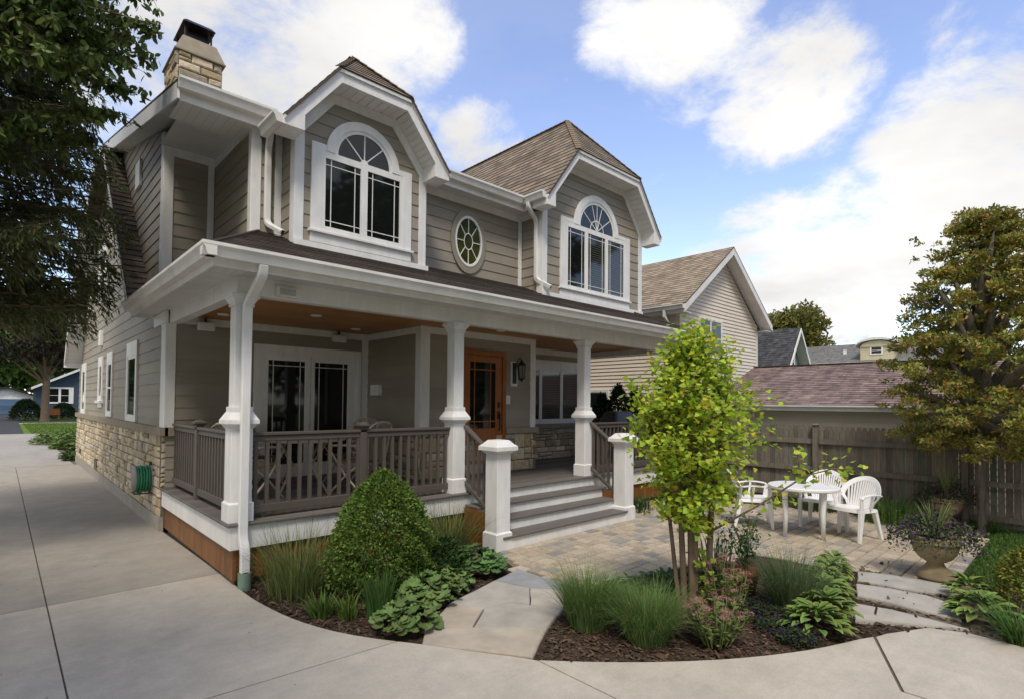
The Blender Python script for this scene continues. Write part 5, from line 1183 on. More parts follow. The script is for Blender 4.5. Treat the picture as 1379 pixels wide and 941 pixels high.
def sedum(label, c, r, n, hgt):
    t = thing('sedum', label, 'flowers', (c[0], c[1], 0), 'pink sedum in the front bed'); b = MB(); hp = []
    lp, la = [], []
    for k in range(n):
        a = rnd.uniform(0, 6.28); q = math.sqrt(rnd.random()) * r; z = hgt * rnd.uniform(.6, 1.05) * (1 - .3 * q / r); p = (c[0] + math.cos(a) * q, c[1] + math.sin(a) * q, z); hp.append(p); p0 = (c[0] + math.cos(a) * q * .4, c[1] + math.sin(a) * q * .4, 0)
        b.tube([p0, p], [.006, .004], 5)
        for j in range(16):
            f = rnd.uniform(.1, .95); lp.append([p0[i] + (p[i] - p0[i]) * f for i in (0, 1, 2)]); a2 = rnd.uniform(0, 6.28); la.append((math.cos(a2), math.sin(a2), rnd.uniform(.1, .5)))
    b.build('stem', m_leaf if False else material('sedum_stem', (.16, .19, .07), .6, .2), t)
    m = len(lp); inst('foliage', *LEAFT, np.array(lp), np.array(la), unit(m) * .4 + np.array([0, 0, 1.]), rg.uniform(.04, .068, m), tint((.15, .20, .06), m, .25), m_leafd, t)
    P = []; C = []
    for p in hp:
        w = rnd.uniform(.028, .055); base = rnd.choice([(.42, .20, .20), (.45, .27, .22), (.40, .30, .20), (.36, .16, .18)])
        for j in range(70):
            a = rnd.uniform(0, 6.28); q = math.sqrt(rnd.random()) * w; P.append((p[0] + math.cos(a) * q, p[1] + math.sin(a) * q, p[2] + .022 - q * q * 9 + rnd.uniform(-.008, .008))); C.append(base)
    m = len(P); inst('flower_head', *LEAF, np.array(P), unit(m) + np.array([0, 0, .8]), unit(m), rg.uniform(.008, .014, m), np.array(C) * rg.uniform(.7, 1.2, (m, 1)), m_petal, t)
sedum('pink flowering sedum in front of the young tree trunks, nearest the drive', (4.16, 2.06, 0), .25, 38, .42)
sedum('taller pink flowering sedum beside the terracotta pot', (4.68, 2.20, 0), .22, 28, .62)
# a few fallen leaves on the concrete and pavers
n = 130; lx = rg.uniform(-.5, 8, n); ly = rg.uniform(.2, 9, n)
ok = ((lx < 1.65) | (ly < .2 + 2.2 * np.exp(-lx * .3)) | ((lx > 4.6) & (ly > 3.6) & (ly < 5)) | ((lx < 2.9) & (ly < 2.6)))
lx, ly = lx[ok], ly[ok]; n = len(lx); a = unit(n); a[:, 2] *= .12
inst('fallen_leaves', *LEAF, np.stack([lx, ly, np.full(n, .006)], 1), a, np.tile([0., 0, 1], (n, 1)) + unit(n) * .08, rg.uniform(.012, .03, n), tint((.16, .12, .045), n, .5, .25), m_chip)['kind'] = 'stuff'
# lawn blades
n = 16000; xs = rg.uniform(7.6, 11.1, n); ys = 1.02 - rg.uniform(0, 1, n) ** 1.4 * 3.0
base = np.stack([xs, ys, np.full(n, -.01)], 1); a = rg.uniform(0, 6.28, n)
o = blades('lawn_grass', base, np.stack([np.cos(a), np.sin(a)], 1), rg.uniform(.03, .065, n), rg.uniform(.01, .04, n), np.full(n, .3), np.full(n, .0035), tint((.075, .15, .03), n, .35), m_leafd, None, 2); o['kind'] = 'stuff'
a = rg.uniform(0, 6.28, 26000); xs = rg.uniform(1.3, 22, 26000); base = np.stack([xs, rg.uniform(39.8, 55.5, 26000), np.full(26000, -.02)], 1)
o = blades('front_lawn_grass', base, np.stack([np.cos(a), np.sin(a)], 1), rg.uniform(.08, .16, 26000), rg.uniform(.02, .08, 26000), np.full(26000, .3), np.full(26000, .02), tint((.12, .19, .035), 26000, .3), m_leafd, None, 2); o['kind'] = 'stuff'

# ------------------------------------------------------------------ young tree (fan leaves)
gt = thing('young_tree', 'young tree with bright green fan leaves and several slim trunks', 'tree', (4.63, 2.5, 0))
b = MB(); limbs = []
for (x0, y0, x1, y1, z1, r0) in ((4.56, 2.56, 4.52, 2.66, 2.0, .026), (4.60, 2.50, 4.57, 2.55, 2.5, .030), (4.64, 2.50, 4.64, 2.45, 2.35, .026), (4.72, 2.42, 4.84, 2.28, 2.1, .027), (4.53, 2.60, 4.38, 2.88, 1.9, .018)):
    m = ((x0 * .75 + x1 * .25) + rnd.uniform(-.02, .02), (y0 * .75 + y1 * .25) + rnd.uniform(-.02, .02), z1 * .45); m2 = (x0 * .4 + x1 * .6, y0 * .4 + y1 * .6, z1 * .75)
    b.tube([(x0, y0, -.05), (x0, y0, .12), m, m2, (x1, y1, z1)], [r0 * 1.4, r0 * 1.2, r0 * .95, r0 * .5, .004], 8); limbs.append((m, m2, (x1, y1, z1)))
b.build('trunk', m_bark, gt, True)
b = MB(); lp, ln = [], []
def g_env(z):   # half width of the crown at height z
    return np.interp(z, [.70, .95, 1.25, 1.6, 1.95, 2.2, 2.45, 2.68], [.10, .36, .62, .69, .61, .46, .25, .04])
k = 0
while k < 175:
    z = rnd.uniform(.75, 2.62); w = float(g_env(z)); a = rnd.uniform(0, 6.28); q = w * (rnd.random() ** .5) * rnd.choice((.75, .9, 1, 1, 1.14)); tip = Vector((4.63 + math.cos(a) * q, 2.5 + math.sin(a) * q, z))
    L_ = limbs[rnd.randrange(5)]; s0 = Vector(L_[0]).lerp(Vector(L_[2]), max(0, min(1, (z - .9) / 1.7)) * .8)
    mid = s0.lerp(tip, .5) + Vector((0, 0, .06)); b.tube([s0, mid, tip], [.008, .005, .002], 5); k += 1
    for j in range(52):
        f = rnd.uniform(.3, 1.1); p = s0.lerp(mid, f * 2) if f < .5 else mid.lerp(tip, f * 2 - 1); lp.append(p + Vector((rnd.gauss(0, .055), rnd.gauss(0, .055), rnd.gauss(0, .05))))
br = [(4.72, 2.42, .72), (4.89, 2.04, 1.0), (5.02, 1.69, 1.29), (5.08, 1.5, 1.36), (5.13, 1.36, 1.37)]
b.tube(br, [.011, .009, .007, .005, .003], 6)
for p, q in zip(br[1:], br[2:]):
    for j in range(26): f = rnd.random(); c = Vector(p).lerp(Vector(q), f); lp.append(c + Vector((rnd.gauss(0, .05), rnd.gauss(0, .05), rnd.gauss(0.01, .055))))
for p, t in (((5.0, 1.74, 1.25), (5.01, 1.74, 1.50)), ((4.93, 1.95, 1.08), (5.06, 1.8, 1.06))):
    b.tube([p, t], [.005, .002], 5)
    for j in range(26): lp.append(Vector(p).lerp(Vector(t), rnd.random()) + Vector((rnd.gauss(0, .045), rnd.gauss(0, .045), rnd.gauss(0, .045))))
for j in range(60): lp.append(Vector((4.68 + rnd.gauss(0, .05), 2.46 + rnd.gauss(0, .05), rnd.uniform(.12, .6))))
b.build('branch', m_bark, gt, True)
lp = np.array([tuple(p) for p in lp]); n = len(lp)
cl = tint((.38, .52, .05), n, .4, .12); hi = rg.uniform(0, 1, n) < .22; cl[hi] = tint((.60, .60, .06), hi.sum(), .2, .1)
inst('foliage', *FAN, lp, unit(n) * np.array([1, 1, .7]) - np.array([0, 0, .35]), unit(n) * .8 + np.array([0, -.2, .9]), (.026 + .046 * rg.beta(1.8, 2, n)), cl, material('fan_leaves', rough=.5, spec=.35, var=0, attr=True, translucent=.42), gt)

# ------------------------------------------------------------------ trees
def tree(name, label, base, trunk_h, tr, clusters, n, spread, size, col, group=None, tmpl=LEAF, mat=None, bark=None, flat=.4, col2=None, limb_r=.25, parts=True, lean=(0, 0), ax_bias=(0, 0, 0)):
    """clusters: list of (x, y, z, r): leaf masses; limbs run from the trunk to each"""
    t = thing(name, label, 'tree', base, group); B = Vector(base); top = B + Vector((lean[0], lean[1], trunk_h))
    b = MB(); b.tube([B - Vector((0, 0, .1)), B + Vector((0, 0, .05 * trunk_h)), B.lerp(top, .5) + Vector((tr * .2, 0, 0)), top], [tr * 1.25, tr, tr * .8, tr * .4], 10)
    for (x, y, z, r) in clusters[:60]:
        c = Vector((x, y, z)); f = min(.97, max(.35, (z - r - B.z) / trunk_h * .7)); s0 = B.lerp(top, f); m = s0.lerp(c, .55) + Vector((0, 0, (c - s0).length * .05)); b.tube([s0, m, c], [tr * limb_r * 1.5, tr * limb_r, tr * .06], 6)
    b.build('trunk', bark or m_bark, t, True)
    w = np.array([c[3] ** 2 for c in clusters]); k = rg.choice(len(clusters), n, p=w / w.sum()); C = np.array(clusters)
    d = unit(n); rad = (rg.uniform(.0, 1, n) ** .42)[:, None] * C[k, 3:4]; pos = C[k, :3] + d * rad * np.array([1, 1, flat if flat > .5 else flat + .25])
    cols = tint(col, n, .3, .1)
    if col2 is not None: q = rg.uniform(0, 1, n) < .3; cols[q] = tint(col2, q.sum(), .3, .1)
    cols *= rg.uniform(.75, 1.25, len(clusters))[k][:, None]
    inst('foliage', *tmpl, pos, unit(n) + d * .3 + np.array(ax_bias), unit(n) * .8 + np.array([0, 0, .7]), rg.uniform(.6, 1.25, n) * size, cols, mat or m_leafd, t)
    return t
def ell(c, rx, ry, rz, n, r0, r1, seed, shell=.55):
    r = random.Random(seed); out = []
    while len(out) < n:
        v = Vector((r.gauss(0, 1), r.gauss(0, 1), r.gauss(0, 1))).normalized() * (shell + (1 - shell) * r.random()); out.append((c[0] + v.x * rx, c[1] + v.y * ry, c[2] + v.z * rz, r.uniform(r0, r1)))
    return out
# broad olive tree by the fence: layered sprays
cl = []; r_ = random.Random(9)
def renv(z): return float(np.interp(z, [1.2, 1.6, 2.4, 3.2, 4.0, 4.6, 5.0], [.6, 1.15, 1.38, 1.22, .86, .44, .10]))
for k in range(700):
    z = 1.35 + 3.5 * r_.random() ** 1.1; a = r_.uniform(0, 6.28); q = renv(z) * r_.random() ** .42 * r_.uniform(.8, 1.12); cl.append((10.95 + math.cos(a) * q, 1.08 + math.sin(a) * q, z - q * .10 + r_.uniform(-.14, .14), r_.uniform(.08, .20)))
for k in range(16):     # loose shoots above the crown
    a = r_.uniform(0, 6.28); q = r_.uniform(.2, 1.0); cl.append((10.95 + math.cos(a) * q, 1.15 + math.sin(a) * q, 4.9 - q * .75 + r_.uniform(.05, .35), .07))
tree('shade_tree', 'olive and rust leaved tree in front of the wooden fence, behind the urns', (10.95, 1.19, 0), 4.7, .055, cl, 52000, 1, .064, (.26, .29, .06), None, LEAFT, m_leaf, m_barkg, .10, (.33, .20, .05), 1.0, ax_bias=(0, 0, .25))
# spruce overhanging the drive
def spruce():
    t = thing('spruce_tree', 'dark spruce with drooping branches over the left side of the drive', 'tree', (-1.75, 10.2, 0))
    b = MB(); b.tube([(-1.75, 10.2, -.1), (-1.75, 10.2, 4), (-1.75, 10.2, 13)], [.24, .19, .02], 10); b.build('trunk', m_bark, t, True)
    b = MB(); P, A = [], []
    r = random.Random(3); z = 3.55
    while z < 12.6:
        L0 = float(np.interp(z, [3.3, 4.2, 5.2, 8, 12.6], [2.6, 3.0, 3.0, 2.55, .3]))
        for k in range(13):
            a = r.uniform(0, 6.28)
            if k < 8: a = r.uniform(-1.35, .45)      # fuller towards the light over the drive
            L_ = L0 * r.uniform(.78, 1.08); zz = z + r.uniform(-.15, .15); pts = []
            for i in range(9):
                f = i / 8; pts.append(Vector((-1.75 + math.cos(a) * L_ * f, 10.2 + math.sin(a) * L_ * f, zz - L_ * (.30 * f - .16 * f ** 3) + .02)))
            b.tube(pts, [.03 * (1 - .85 * i / 8) + .003 for i in range(9)], 5)
            for i in range(2, 9):
                for j in range(26):
                    P.append(pts[i - 1].lerp(pts[i], r.random()) + Vector((r.gauss(0, .03), r.gauss(0, .03), r.gauss(-.02, .03)))); A.append(pts[i] - pts[i - 1] + Vector((r.gauss(0, .15), r.gauss(0, .15), r.gauss(-.05, .12))))
                for s in range(6):
                    f = r.random(); p = pts[i - 1].lerp(pts[i], f); sd = r.choice((-1, 1)); ln = r.uniform(.22, .50) * (1.1 - .4 * i / 8); aa = a + sd * r.uniform(.4, 1.1)
                    tip = p + Vector((math.cos(aa) * ln * .65, math.sin(aa) * ln * .65, -ln * r.uniform(.45, 1.05)))
                    m = 17
                    for j in range(m):
                        g_ = j / m; c = p.lerp(tip, g_); c.z -= 0; P.append(c + Vector((r.gauss(0, .02), r.gauss(0, .02), r.gauss(0, .02)))); d = (tip - p).normalized(); A.append(d + Vector((r.gauss(0, .38), r.gauss(0, .38), r.gauss(-.15, .3))))
        z += .30
    b.build('branch', m_bark, t, True)
    P = np.array([tuple(p) for p in P]); A = np.array([tuple(p) for p in A]); n = len(P)
    inst('foliage', [(0, 0, 0), (.4, .10, .02), (1, 0, 0), (.4, -.10, .02)], [(0, 1, 2, 3)], P, A, unit(n), rg.uniform(.07, .13, n), tint((.135, .155, .06), n, .5, .15), m_leaf, t)
    print('spruce', n)
spruce()
# maple beside it, leafy shoots reaching over the drive
def maple():
    t = thing('maple_tree', 'broad leaved tree with leafy shoots reaching towards the chimney', 'tree', (-1.9, 7.6, 0)); b = MB(); r = random.Random(8)
    b.tube([(-1.9, 7.6, -.1), (-1.9, 7.6, 2.5), (-1.7, 7.7, 5.0), (-1.4, 7.8, 8.5)], [.16, .14, .11, .03], 9); b.build('trunk', m_bark, t, True)
    b = MB(); P, A = [], []
    ends = [(1.28, 7.6, 6.35), (1.05, 7.4, 6.0), (.85, 7.9, 6.6), (1.15, 8.1, 5.7), (.7, 7.4, 5.6), (.5, 7.2, 6.9), (.2, 7.9, 7.4), (.75, 8.2, 5.0), (1.0, 8.0, 5.35), (.3, 7.6, 5.2), (-.2, 7.0, 6.6), (.1, 8.5, 6.2), (.95, 7.0, 6.9), (.6, 8.6, 6.9), (.4, 7.0, 6.2), (.9, 7.7, 7.2), (.3, 8.0, 4.8), (-.5, 6.5, 7.5), (.55, 7.6, 6.25), (.15, 7.3, 7.0), (.8, 8.4, 6.1), (1.0, 7.8, 6.3), (.75, 7.2, 6.55), (-.9, 6.2, 6.2), (-2.8, 7.0, 6.8), (-2.6, 8.6, 7.5), (-1.6, 6.2, 7.9), (-3.2, 7.8, 5.9)]
    ends = [e for e in ends if e[0] > .58 or e[0] < -.8] + [(1.2, 7.9, 6.05), (1.1, 7.2, 6.5), (.95, 7.5, 5.75), (.8, 7.8, 6.9)]
    for e in ends:
        e = Vector(e); s0 = Vector((-1.75, 7.7, e.z - r.uniform(.9, 1.6))); m = s0.lerp(e, .5) + Vector((0, 0, r.uniform(.15, .4)))
        pts = [s0 * (1 - f) ** 2 + m * 2 * f * (1 - f) + e * f ** 2 for f in [i / 9 for i in range(10)]]; b.tube(pts, [.03 * (1 - i / 9) + .004 for i in range(10)], 5)
        for i in range(3, 10):
            for s in range(8):
                p = pts[i - 1].lerp(pts[i], r.random()); d = Vector((r.gauss(0, 1), r.gauss(0, 1), r.gauss(-.1, .6))).normalized(); ln = r.uniform(.12, .42) * (1 if i < 9 else .6); q = p + d * ln; q.z -= ln * .15; b.tube([p, q], [.005, .002], 4)
                for j in range(13): P.append(p.lerp(q, r.uniform(.1, 1.1)) + Vector((r.gauss(0, .03), r.gauss(0, .03), r.gauss(0, .03)))); A.append((r.gauss(0, .6), r.gauss(0, .6), r.gauss(-.7, .4)))
    b.build('branch', m_bark, t, True)
    P = np.array([tuple(p) for p in P]); n = len(P)
    inst('foliage', *LEAFT, P, np.array(A), unit(n), rg.uniform(.07, .125, n), tint((.115, .165, .038), n, .4, .12), m_leaf, t); print('maple', n)
maple()

# ------------------------------------------------------------------ neighbours
nb_ = thing('neighbor_house', 'cream sided gabled house with tan shingle roof next door', 'house', (15.4, 15, 0))
NX0, NX1, NY, NE, NA = 13.0, 17.8, 7.45, 4.42, 6.22
wall('wall', FX(NX0), rect(NY, 24, -.2, NE), .105, .020, mat=m_cream, parent=nb_)
wall('wall', FY(NY), [(NX0, -.2), (NX1, -.2), (NX1, NE), (15.4, NA), (NX0, NE)], .105, .020, mat=m_cream, parent=nb_)
b = MB(); b.box(13.05, 17.75, 7.5, 24, -.2, 4.4); b.build('wall_core', m_mortar, nb_)
sl = (NA + .16 - (NE - .02)) / 2.75; yf = 7.08
b = MB(); za = NE + .05 + sl * 2.75
roof(b, [(15.4 - 2.75, yf, NE + .05), (15.4 - 2.75, 25, NE + .05), (15.4, 25, za), (15.4, yf, za)], .03, .14, .01); roof(b, [(15.4 + 2.75, yf, NE + .05), (15.4 + 2.75, 25, NE + .05), (15.4, 25, za), (15.4, yf, za)], .03, .14, .01); b.build('roof', m_shingle_tan, nb_)
b = MB()
for sg in (-1, 1):
    q = [(15.4 + sg * 2.75, yf, NE + .02), (15.4, yf, za - .03), (15.4, yf, za - .23), (15.4 + sg * 2.75, yf, NE - .18)]; b.prism(q, (0, .03, 0))
    q = [(15.4 + sg * 2.75, yf + .03, NE - .15), (15.4, yf + .03, za - .2), (15.4, NY, za - .2), (15.4 + sg * 2.75, NY, NE - .15)]; b.face(q)
    x = 15.4 + sg * 2.40; b.box(min(x, x + sg * .35), max(x, x + sg * .35), yf + .03, 24.8, NE - .18, NE - .16); b.box(min(x + sg * .33, x + sg * .35), max(x + sg * .33, x + sg * .35), yf + .03, 24.8, NE - .16, NE + .02)
b.build('rake_board', m_white2, nb_)
b = MB(); gutter(b, (12.65, 24.9), (12.65, yf + .02), (-1, 0), NE - .1); b.build('gutter', m_white2, nb_)
b = MB(); b.box(NX0 - .03, NX0 + .09, NY - .03, NY + .09, -.2, NE - .18); b.box(NX1 - .09, NX1 + .03, NY - .03, NY + .05, -.2, NE - .18); b.build('corner_trim', m_cream, nb_)
window(FY(NY - .012), 13.98, 15.36, 3.22, 4.30, .05, [(14.06, 14.63, 3.3, 4.24), (14.70, 15.28, 3.3, 4.24)], mats=[material('neighbor_glass', (.03, .036, .05), .1, .35, 0)] * 2, munt=False, mid=True, tmat=m_white2, parent=nb_)
window(FX(NX0 - .012), 9.7, 10.5, 1.2, 2.32, .08, [(9.79, 10.41, 1.28, 2.22)], munt=False, tmat=m_white2, parent=nb_)
_b = MB(); s = [(-.04, -.03), (.04, -.03), (.04, .03), (-.04, .03)]; _b.sweep([(12.6, 7.65, NE - .1), (12.6, 7.65, NE - .25), (12.95, 7.6, NE - .6), (12.95, 7.6, 0)], s); _b.build('downspout', m_white2, nb_)

ga = thing('garage', 'low garage with a weathered red shingle roof behind the fence', 'garage', (16, 3, 0))
wall('wall', FX(13.25), rect(-2.5, 6.5, -.3, 1.83), .13, .026, mat=m_cream, parent=ga)
b = MB(); b.box(13.3, 18.7, -2.4, 6.45, -.3, 1.8); b.build('wall_core', m_mortar, ga)
b = MB(); roof(b, [(12.98, -2.8, 1.90), (12.98, 6.75, 1.90), (16, 6.75, 2.99), (16, -2.8, 2.99)], .03, .14, .01); roof(b, [(19.02, -2.8, 1.90), (19.02, 6.75, 1.90), (16, 6.75, 2.99), (16, -2.8, 2.99)], .03, .14, .01); b.build('roof', m_shingle_red, ga)
b = MB(); b.box(12.99, 13.25, -2.75, 6.7, 1.815, 1.83); b.box(12.985, 13.0, -2.75, 6.7, 1.80, 1.87); b.build('soffit', m_white2, ga)
b = MB(); gutter(b, (12.985, 6.75), (12.985, -2.8), (-1, 0), 1.775); b.build('gutter', m_white2, ga)
b = MB(); b.bar((16, 6.75, 3.0), (16, -2.8, 3.0), .2, .02); b.build('ridge_cap', m_shingle_red, ga)

af = thing('gable_cottage', 'steep grey roofed cottage with a small gable window beyond the red roof', 'house', (31, 12, 0))
b = MB(); F = FY(11.4)   # gable faces the viewer
zc = 5.85; xg0, xg1, xa = 28.4, 33.6, 31.0
AX = 30.6
wallp = [(AX - 2.15, 3.0), (AX + 2.15, 3.0), (AX, 5.75)]
wall('wall', FY(11.0), wallp, .14, .015, mat=m_greysid, parent=af)
b = MB(); b.box(AX - 2.0, AX + 2.0, 11.05, 20, -.3, 3.4); b.build('wall_core', m_greysid, af)
b = MB(); roof(b, [(AX - 2.45, 10.5, 2.72), (AX, 10.5, 5.95), (AX, 21, 5.95), (AX - 2.45, 21, 2.72)], .04, .16, .012); roof(b, [(AX + 2.45, 10.5, 2.72), (AX, 10.5, 5.95), (AX, 21, 5.95), (AX + 2.45, 21, 2.72)], .04, .16, .012); b.build('roof', m_shingle_gr, af)
b = MB()
for sg in (-1, 1): b.prism([(AX + sg * 2.45, 10.46, 2.72), (AX, 10.46, 5.92), (AX, 10.46, 5.70), (AX + sg * 2.45, 10.46, 2.5)], (0, .04, 0)); b.face([(AX + sg * 2.42, 10.5, 2.6), (AX, 10.5, 5.8), (AX, 11.0, 5.8), (AX + sg * 2.42, 11.0, 2.6)])
b.build('rake_board', m_white2, af)
window(FY(10.98), AX - .45, AX + .45, 3.6, 4.9, .1, [(AX - .33, AX + .33, 3.72, 4.72)], munt=False, mid=True, tmat=m_white2, parent=af)

ph = thing('ranch_house', 'pale yellow house with a grey roof and a small curved dormer, far right', 'house', (64, 16, 0))
b = MB(); b.box(60.5, 70, 10, 24, -.3, 6.1); b.build('wall', m_yellow, ph)
b = MB(); roof(b, [(59.6, 9, 6.1), (59.6, 24.8, 6.1), (65.5, 24.8, 8.35), (65.5, 9, 8.35)], .05, .3, .015); roof(b, [(71.4, 9, 6.1), (71.4, 24.8, 6.1), (65.5, 24.8, 8.35), (65.5, 9, 8.35)], .05, .3, .015); b.build('roof', m_shingle_lg, ph)
b = MB(); b.box(59.3, 59.6, 9, 24.8, 5.85, 6.1); b.build('fascia', m_white2, ph)
b = MB(); b.box(60.1, 63.5, 12.6, 15.3, 6.3, 7.6); d_ = b.build('dormer', m_yellow, ph)
b = MB(); n = 12
for k in range(n):
    a0, a1 = math.pi * k / n, math.pi * (k + 1) / n; p = lambda a, r: (13.95 + math.cos(a) * 1.75, 7.5 + math.sin(a) * .62 * r)
    q = [p(a0, 1), p(a1, 1), p(a1, 1.35), p(a0, 1.35)]; b.prism([(59.8, y, z) for y, z in q], (4.0, 0, 0))
b.build('dormer_roof', m_white2, d_)
b = MB(); b.prism([(60.0, 13.95 + math.cos(math.pi * k / n) * 1.3, 7.5 + math.sin(math.pi * k / n) * .55) for k in range(n + 1)], (2, 0, 0)); b.build('dormer_face', m_yellow, d_)
window(FX(60.08), 13.45, 14.5, 6.75, 7.55, .12, [(13.58, 14.37, 6.85, 7.43)], munt=False, mid=True, tmat=m_white2, parent=ph)
b = MB(); b.cbox(62.3, 17.2, 7.0, 7.55, .25); b.build('vent_pipe', m_white2, ph)

# fence: posts, rails, pointed pickets
fe = thing('picket_fence', 'tall weathered grey wooden fence with pointed pickets behind the patio', 'fence', (11.3, 3, 0))
b = MB(); r_ = random.Random(4); y = -2.6
while y < 9.2:
    w = r_.uniform(.082, .092); z = 1.50 + r_.uniform(-.012, .012); x = 11.34 + r_.uniform(-.004, .004); s = r_.uniform(.7, 1.2); t_ = r_.uniform(-.12, .12); c = (.172 * s * (1 + t_ * .3), .15 * s, .124 * s * (1 - t_ * .4)); m = y + w / 2
    if r_.random() < .12: c = (c[0] * .85, c[1] * 1.02, c[2] * .9)
    b.prism([(x, y, .03), (x, y + w, .03), (x, y + w, z - .075), (x, m + w * .30, z - .025), (x, m + .012, z), (x, m - .012, z), (x, m - w * .30, z - .025), (x, y, z - .075)], (.018, 0, 0), c); y += w + r_.uniform(.001, .006)
b.build('picket_panel', m_fence, fe)
for k in range(6):
    y = -.76 - 2.19 + 2.19 * k; b = MB(); c = (.172, .15, .124); b.box(11.25, 11.335, y - .042, y + .042, -.1, 1.53, c); b.frus(11.285, y, 1.50, 1.53, .09, .115); b.c[-6:] = [c] * 6; b.frus(11.285, y, 1.53, 1.555, .115, .04); b.c[-6:] = [c] * 6; b.build('post', m_fence, fe)
for z, hh in ((1.215, .09), (.69, .09), (.16, .09)):
    for k in range(5): y = -.76 - 2.19 + 2.19 * k; b = MB(); s = r_.uniform(.85, 1.15); b.box(11.29, 11.332, y + .05, y + 2.14, z - hh / 2, z + hh / 2, (.172 * s, .15 * s, .124 * s)); b.build('rail', m_fence, fe)
# evergreens between the houses
for i, (x, y, h_, lb) in enumerate([(11.75, 9.0, 2.05, 'dark evergreen shrub beyond the porch, nearest the house wall'), (11.85, 8.55, 2.3, 'tallest dark evergreen shrub beyond the right porch railing'), (11.9, 8.05, 2.2, 'dark evergreen shrub beyond the right porch railing, nearest the young tree')]):
    dome_bush('evergreen_shrub', lb, 'shrub', (x, y, 0), .42, h_, 3800, .09, (.018, .038, .014), 'egg', 'dark evergreens between the houses', lump=.2)
# trees far off
tree('shade_tree', 'large round autumn green tree behind the cottage roof', (70, 25, 0), 11, .5, ell((70, 25, 10.8), 3.9, 3.9, 3.6, 40, 1.1, 2.0, 5), 9000, 1, .55, (.12, .135, .03), None, col2=(.18, .14, .035))
tree('shade_tree', 'light green treetop showing above the tan roof next door', (33, 33, 0), 10.0, .3, ell((33, 33, 10.0), 2.6, 2.6, 1.9, 22, .6, 1.1, 6), 2600, 1, .34, (.08, .13, .04))
tree('shade_tree', 'dark leaved tree with a forked grey trunk on the far lawn', (2.85, 62, 0), 8.5, .30, ell((1.0, 62, 8.2), 5.5, 5, 3.6, 46, 1.0, 2.0, 7), 11000, 1, .38, (.030, .026, .024), None, col2=(.05, .06, .02), bark=m_bark, limb_r=.22)
for i, (x, y, hh, c, lb) in enumerate([(-3, 108, 16, (.07, .115, .025), 'tall green tree behind the white garage'), (5, 112, 17, (.10, .15, .03), 'bright green tree between the white garage and the blue house'), (13, 118, 18, (.085, .13, .028), 'tall green tree behind the blue house'), (-11, 104, 15, (.055, .095, .022), 'green tree left of the white garage'), (22, 112, 16, (.075, .12, .025), 'green tree far behind the blue house roof')]):
    tree('shade_tree', lb, (x, y, 0), hh * .7, .4, ell((x, y, hh * .55), 5, 5, hh * .45, 56, 1.4, 2.6, 20 + i), 9000, 1, 1.0, tuple(v * 1.25 for v in c), 'trees at the end of the drive')
# blue house and white garage across the way
bh = thing('bungalow', 'dark blue bungalow with white trimmed windows at the end of the drive', 'house', (6.5, 80, 0))
wall('wall', FY(75), [(2.7, 0), (9.5, 0), (9.5, 5.4), (7.2, 5.45), (2.7, 3.2)], .2, .02, mat=m_blue, parent=bh)
b = MB(); b.box(2.8, 9.4, 75.1, 84, 0, 3.2); b.build('wall_core', m_blue, bh)
b = MB(); b.prism([(2.3, 74.5, 3.1), (7.2, 74.5, 5.75), (7.2, 74.5, 5.5), (2.3, 74.5, 2.85)], (0, 9, 0)); b.prism([(12.1, 74.5, 3.1), (7.2, 74.5, 5.75), (7.2, 74.5, 5.5), (12.1, 74.5, 2.85)], (0, 9, 0)); b.build('roof', m_shingle_gr, bh)
b = MB(); b.prism([(2.3, 74.44, 3.1), (7.2, 74.44, 5.75), (7.2, 74.44, 5.5), (2.3, 74.44, 2.85)], (0, .05, 0)); b.build('rake_board', m_white2, bh)
window(FY(74.95), 3.55, 5.75, 1.42, 3.15, .14, [(3.72, 4.50, 1.58, 2.98), (4.70, 5.35, 1.58, 2.98)], munt=False, mid=True, tmat=m_white2, parent=bh)
b = MB(); b.cbox(6.9, 78, 5, 7.0, .7); b.build('chimney', m_terra, bh)
wg = thing('white_garage', 'white gabled garage with a blue overhead door at the end of the drive', 'garage', (1, 95, 0))
wall('wall', FY(91), [(-3.6, 0), (3.6, 0), (3.6, 2.1), (.5, 3.25), (-3.6, 2.1)], .2, .02, mat=m_white2, parent=wg)
b = MB(); fbox(b, FY(90.97), -2.6, 2.95, .02, 1.85, 0, .06); b.build('garage_door', m_bluedoor, wg)
b = MB(); b.prism([(-4.0, 90.5, 2.05), (.5, 90.5, 3.4), (.5, 90.5, 3.2), (-4.0, 90.5, 1.9)], (0, 7, 0)); b.prism([(4.0, 90.5, 2.05), (.5, 90.5, 3.4), (.5, 90.5, 3.2), (4.0, 90.5, 1.9)], (0, 7, 0)); b.build('roof', m_shingle_gr, wg)
b = MB(); b.box(-3.5, 3.5, 91.1, 97, 0, 2.0); b.build('wall_core', m_white2, wg)
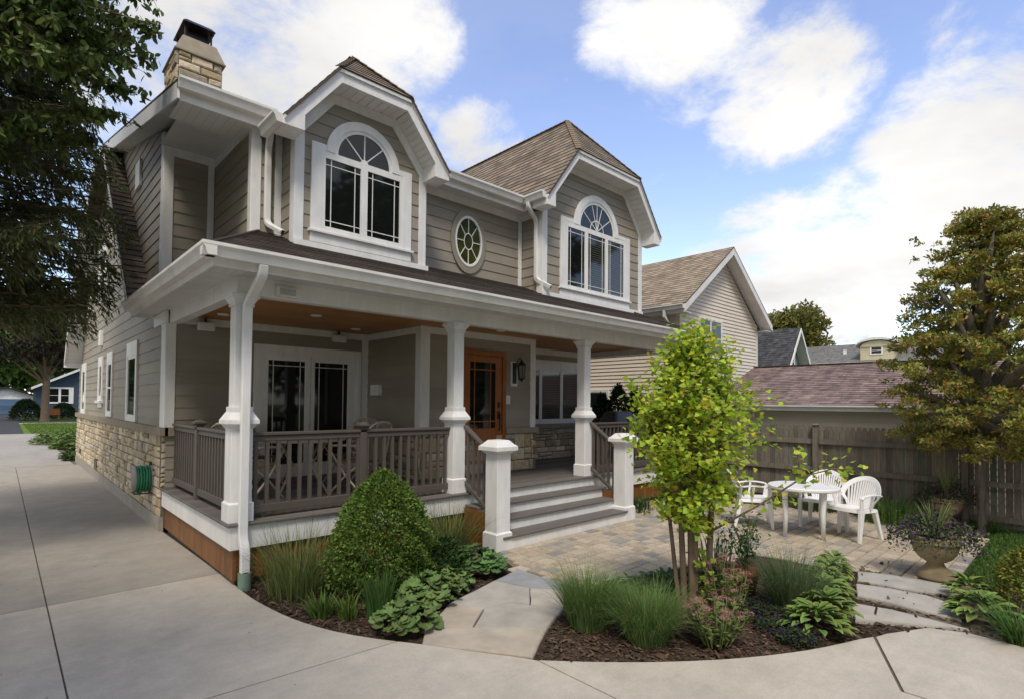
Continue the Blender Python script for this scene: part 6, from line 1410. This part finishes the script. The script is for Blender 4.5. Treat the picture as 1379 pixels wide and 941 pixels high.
dome_bush('hedge_shrub', 'round dark green shrub in front of the white garage', 'shrub', (1.75, 66, 0), 1.05, 1.75, 2600, .2, (.03, .055, .014), 'dome')
dome_bush('hedge_shrub', 'dark green shrub under the bungalow windows', 'shrub', (4.6, 70, 0), 1.0, 1.4, 2200, .2, (.028, .05, .014), 'dome')
b = MB(); b.box(3.1, 4.1, 65.8, 66.2, .45, 1.0); b.box(3.1, 4.1, 65.4, 65.8, .42, .47); b.box(3.15, 3.22, 65.5, 66.1, 0, .5); b.box(3.98, 4.05, 65.5, 66.1, 0, .5); tag(b.build('bench', m_door), 'wooden bench beside the far forked tree trunk', 'bench')
lowcover('hosta_bed', 'green leafy plants at the rear corner of the house beside the drive', 'plant', [(1.95, 30, 1.0), (2.2, 27, .8), (2.1, 33, .9)], 1500, .22, (.11, .17, .04), .55)
lowcover('ground_cover', 'small green plants beside the drive where the stone base ends', 'plant', [(1.62, 22.3, .25), (1.6, 21.6, .2)], 400, .12, (.07, .12, .03), .3)
# broad tree in the side yard, left of the photographer, that shades the drive
tree('yard_tree', 'broad tree in the side yard left of the drive, shading the concrete', (-5.6, -1.2, 0), 7.5, .28, ell((-5.3, -.5, 7.4), 3.8, 4.7, 2.6, 90, .7, 1.4, 51, .2), 20000, 1, .34, (.05, .08, .02))
# trees across the street, seen only as reflections in the panes
tr0 = None
for i, (x, y, s, lb) in enumerate([(13, -11, 1.05, 'street tree opposite the house on the right'), (5, -15, 1.15, 'street tree straight across from the house'), (22, -9, 1.1, 'street tree opposite the garage'), (-6, -13, 1.1, 'street tree across from the drive'), (9, -20, 1.3, 'tall street tree behind the others'), (18, -17, 1.25, 'tall street tree behind the one opposite the house')]):
    if tr0 is None: tr0 = tree('street_tree', lb, (0, 0, 0), 9, .3, ell((0, 0, 7.4), 4.4, 4.4, 5.6, 90, .8, 1.6, 41, .3), 9000, 1, .55, (.05, .08, .02), 'street trees behind the photographer'); o = tr0
    else: o = dup(tr0)
    o.location = (x, y, 0); o.scale = (s, s, s); o['label'] = lb; o.rotation_euler = (0, 0, i * 1.3)
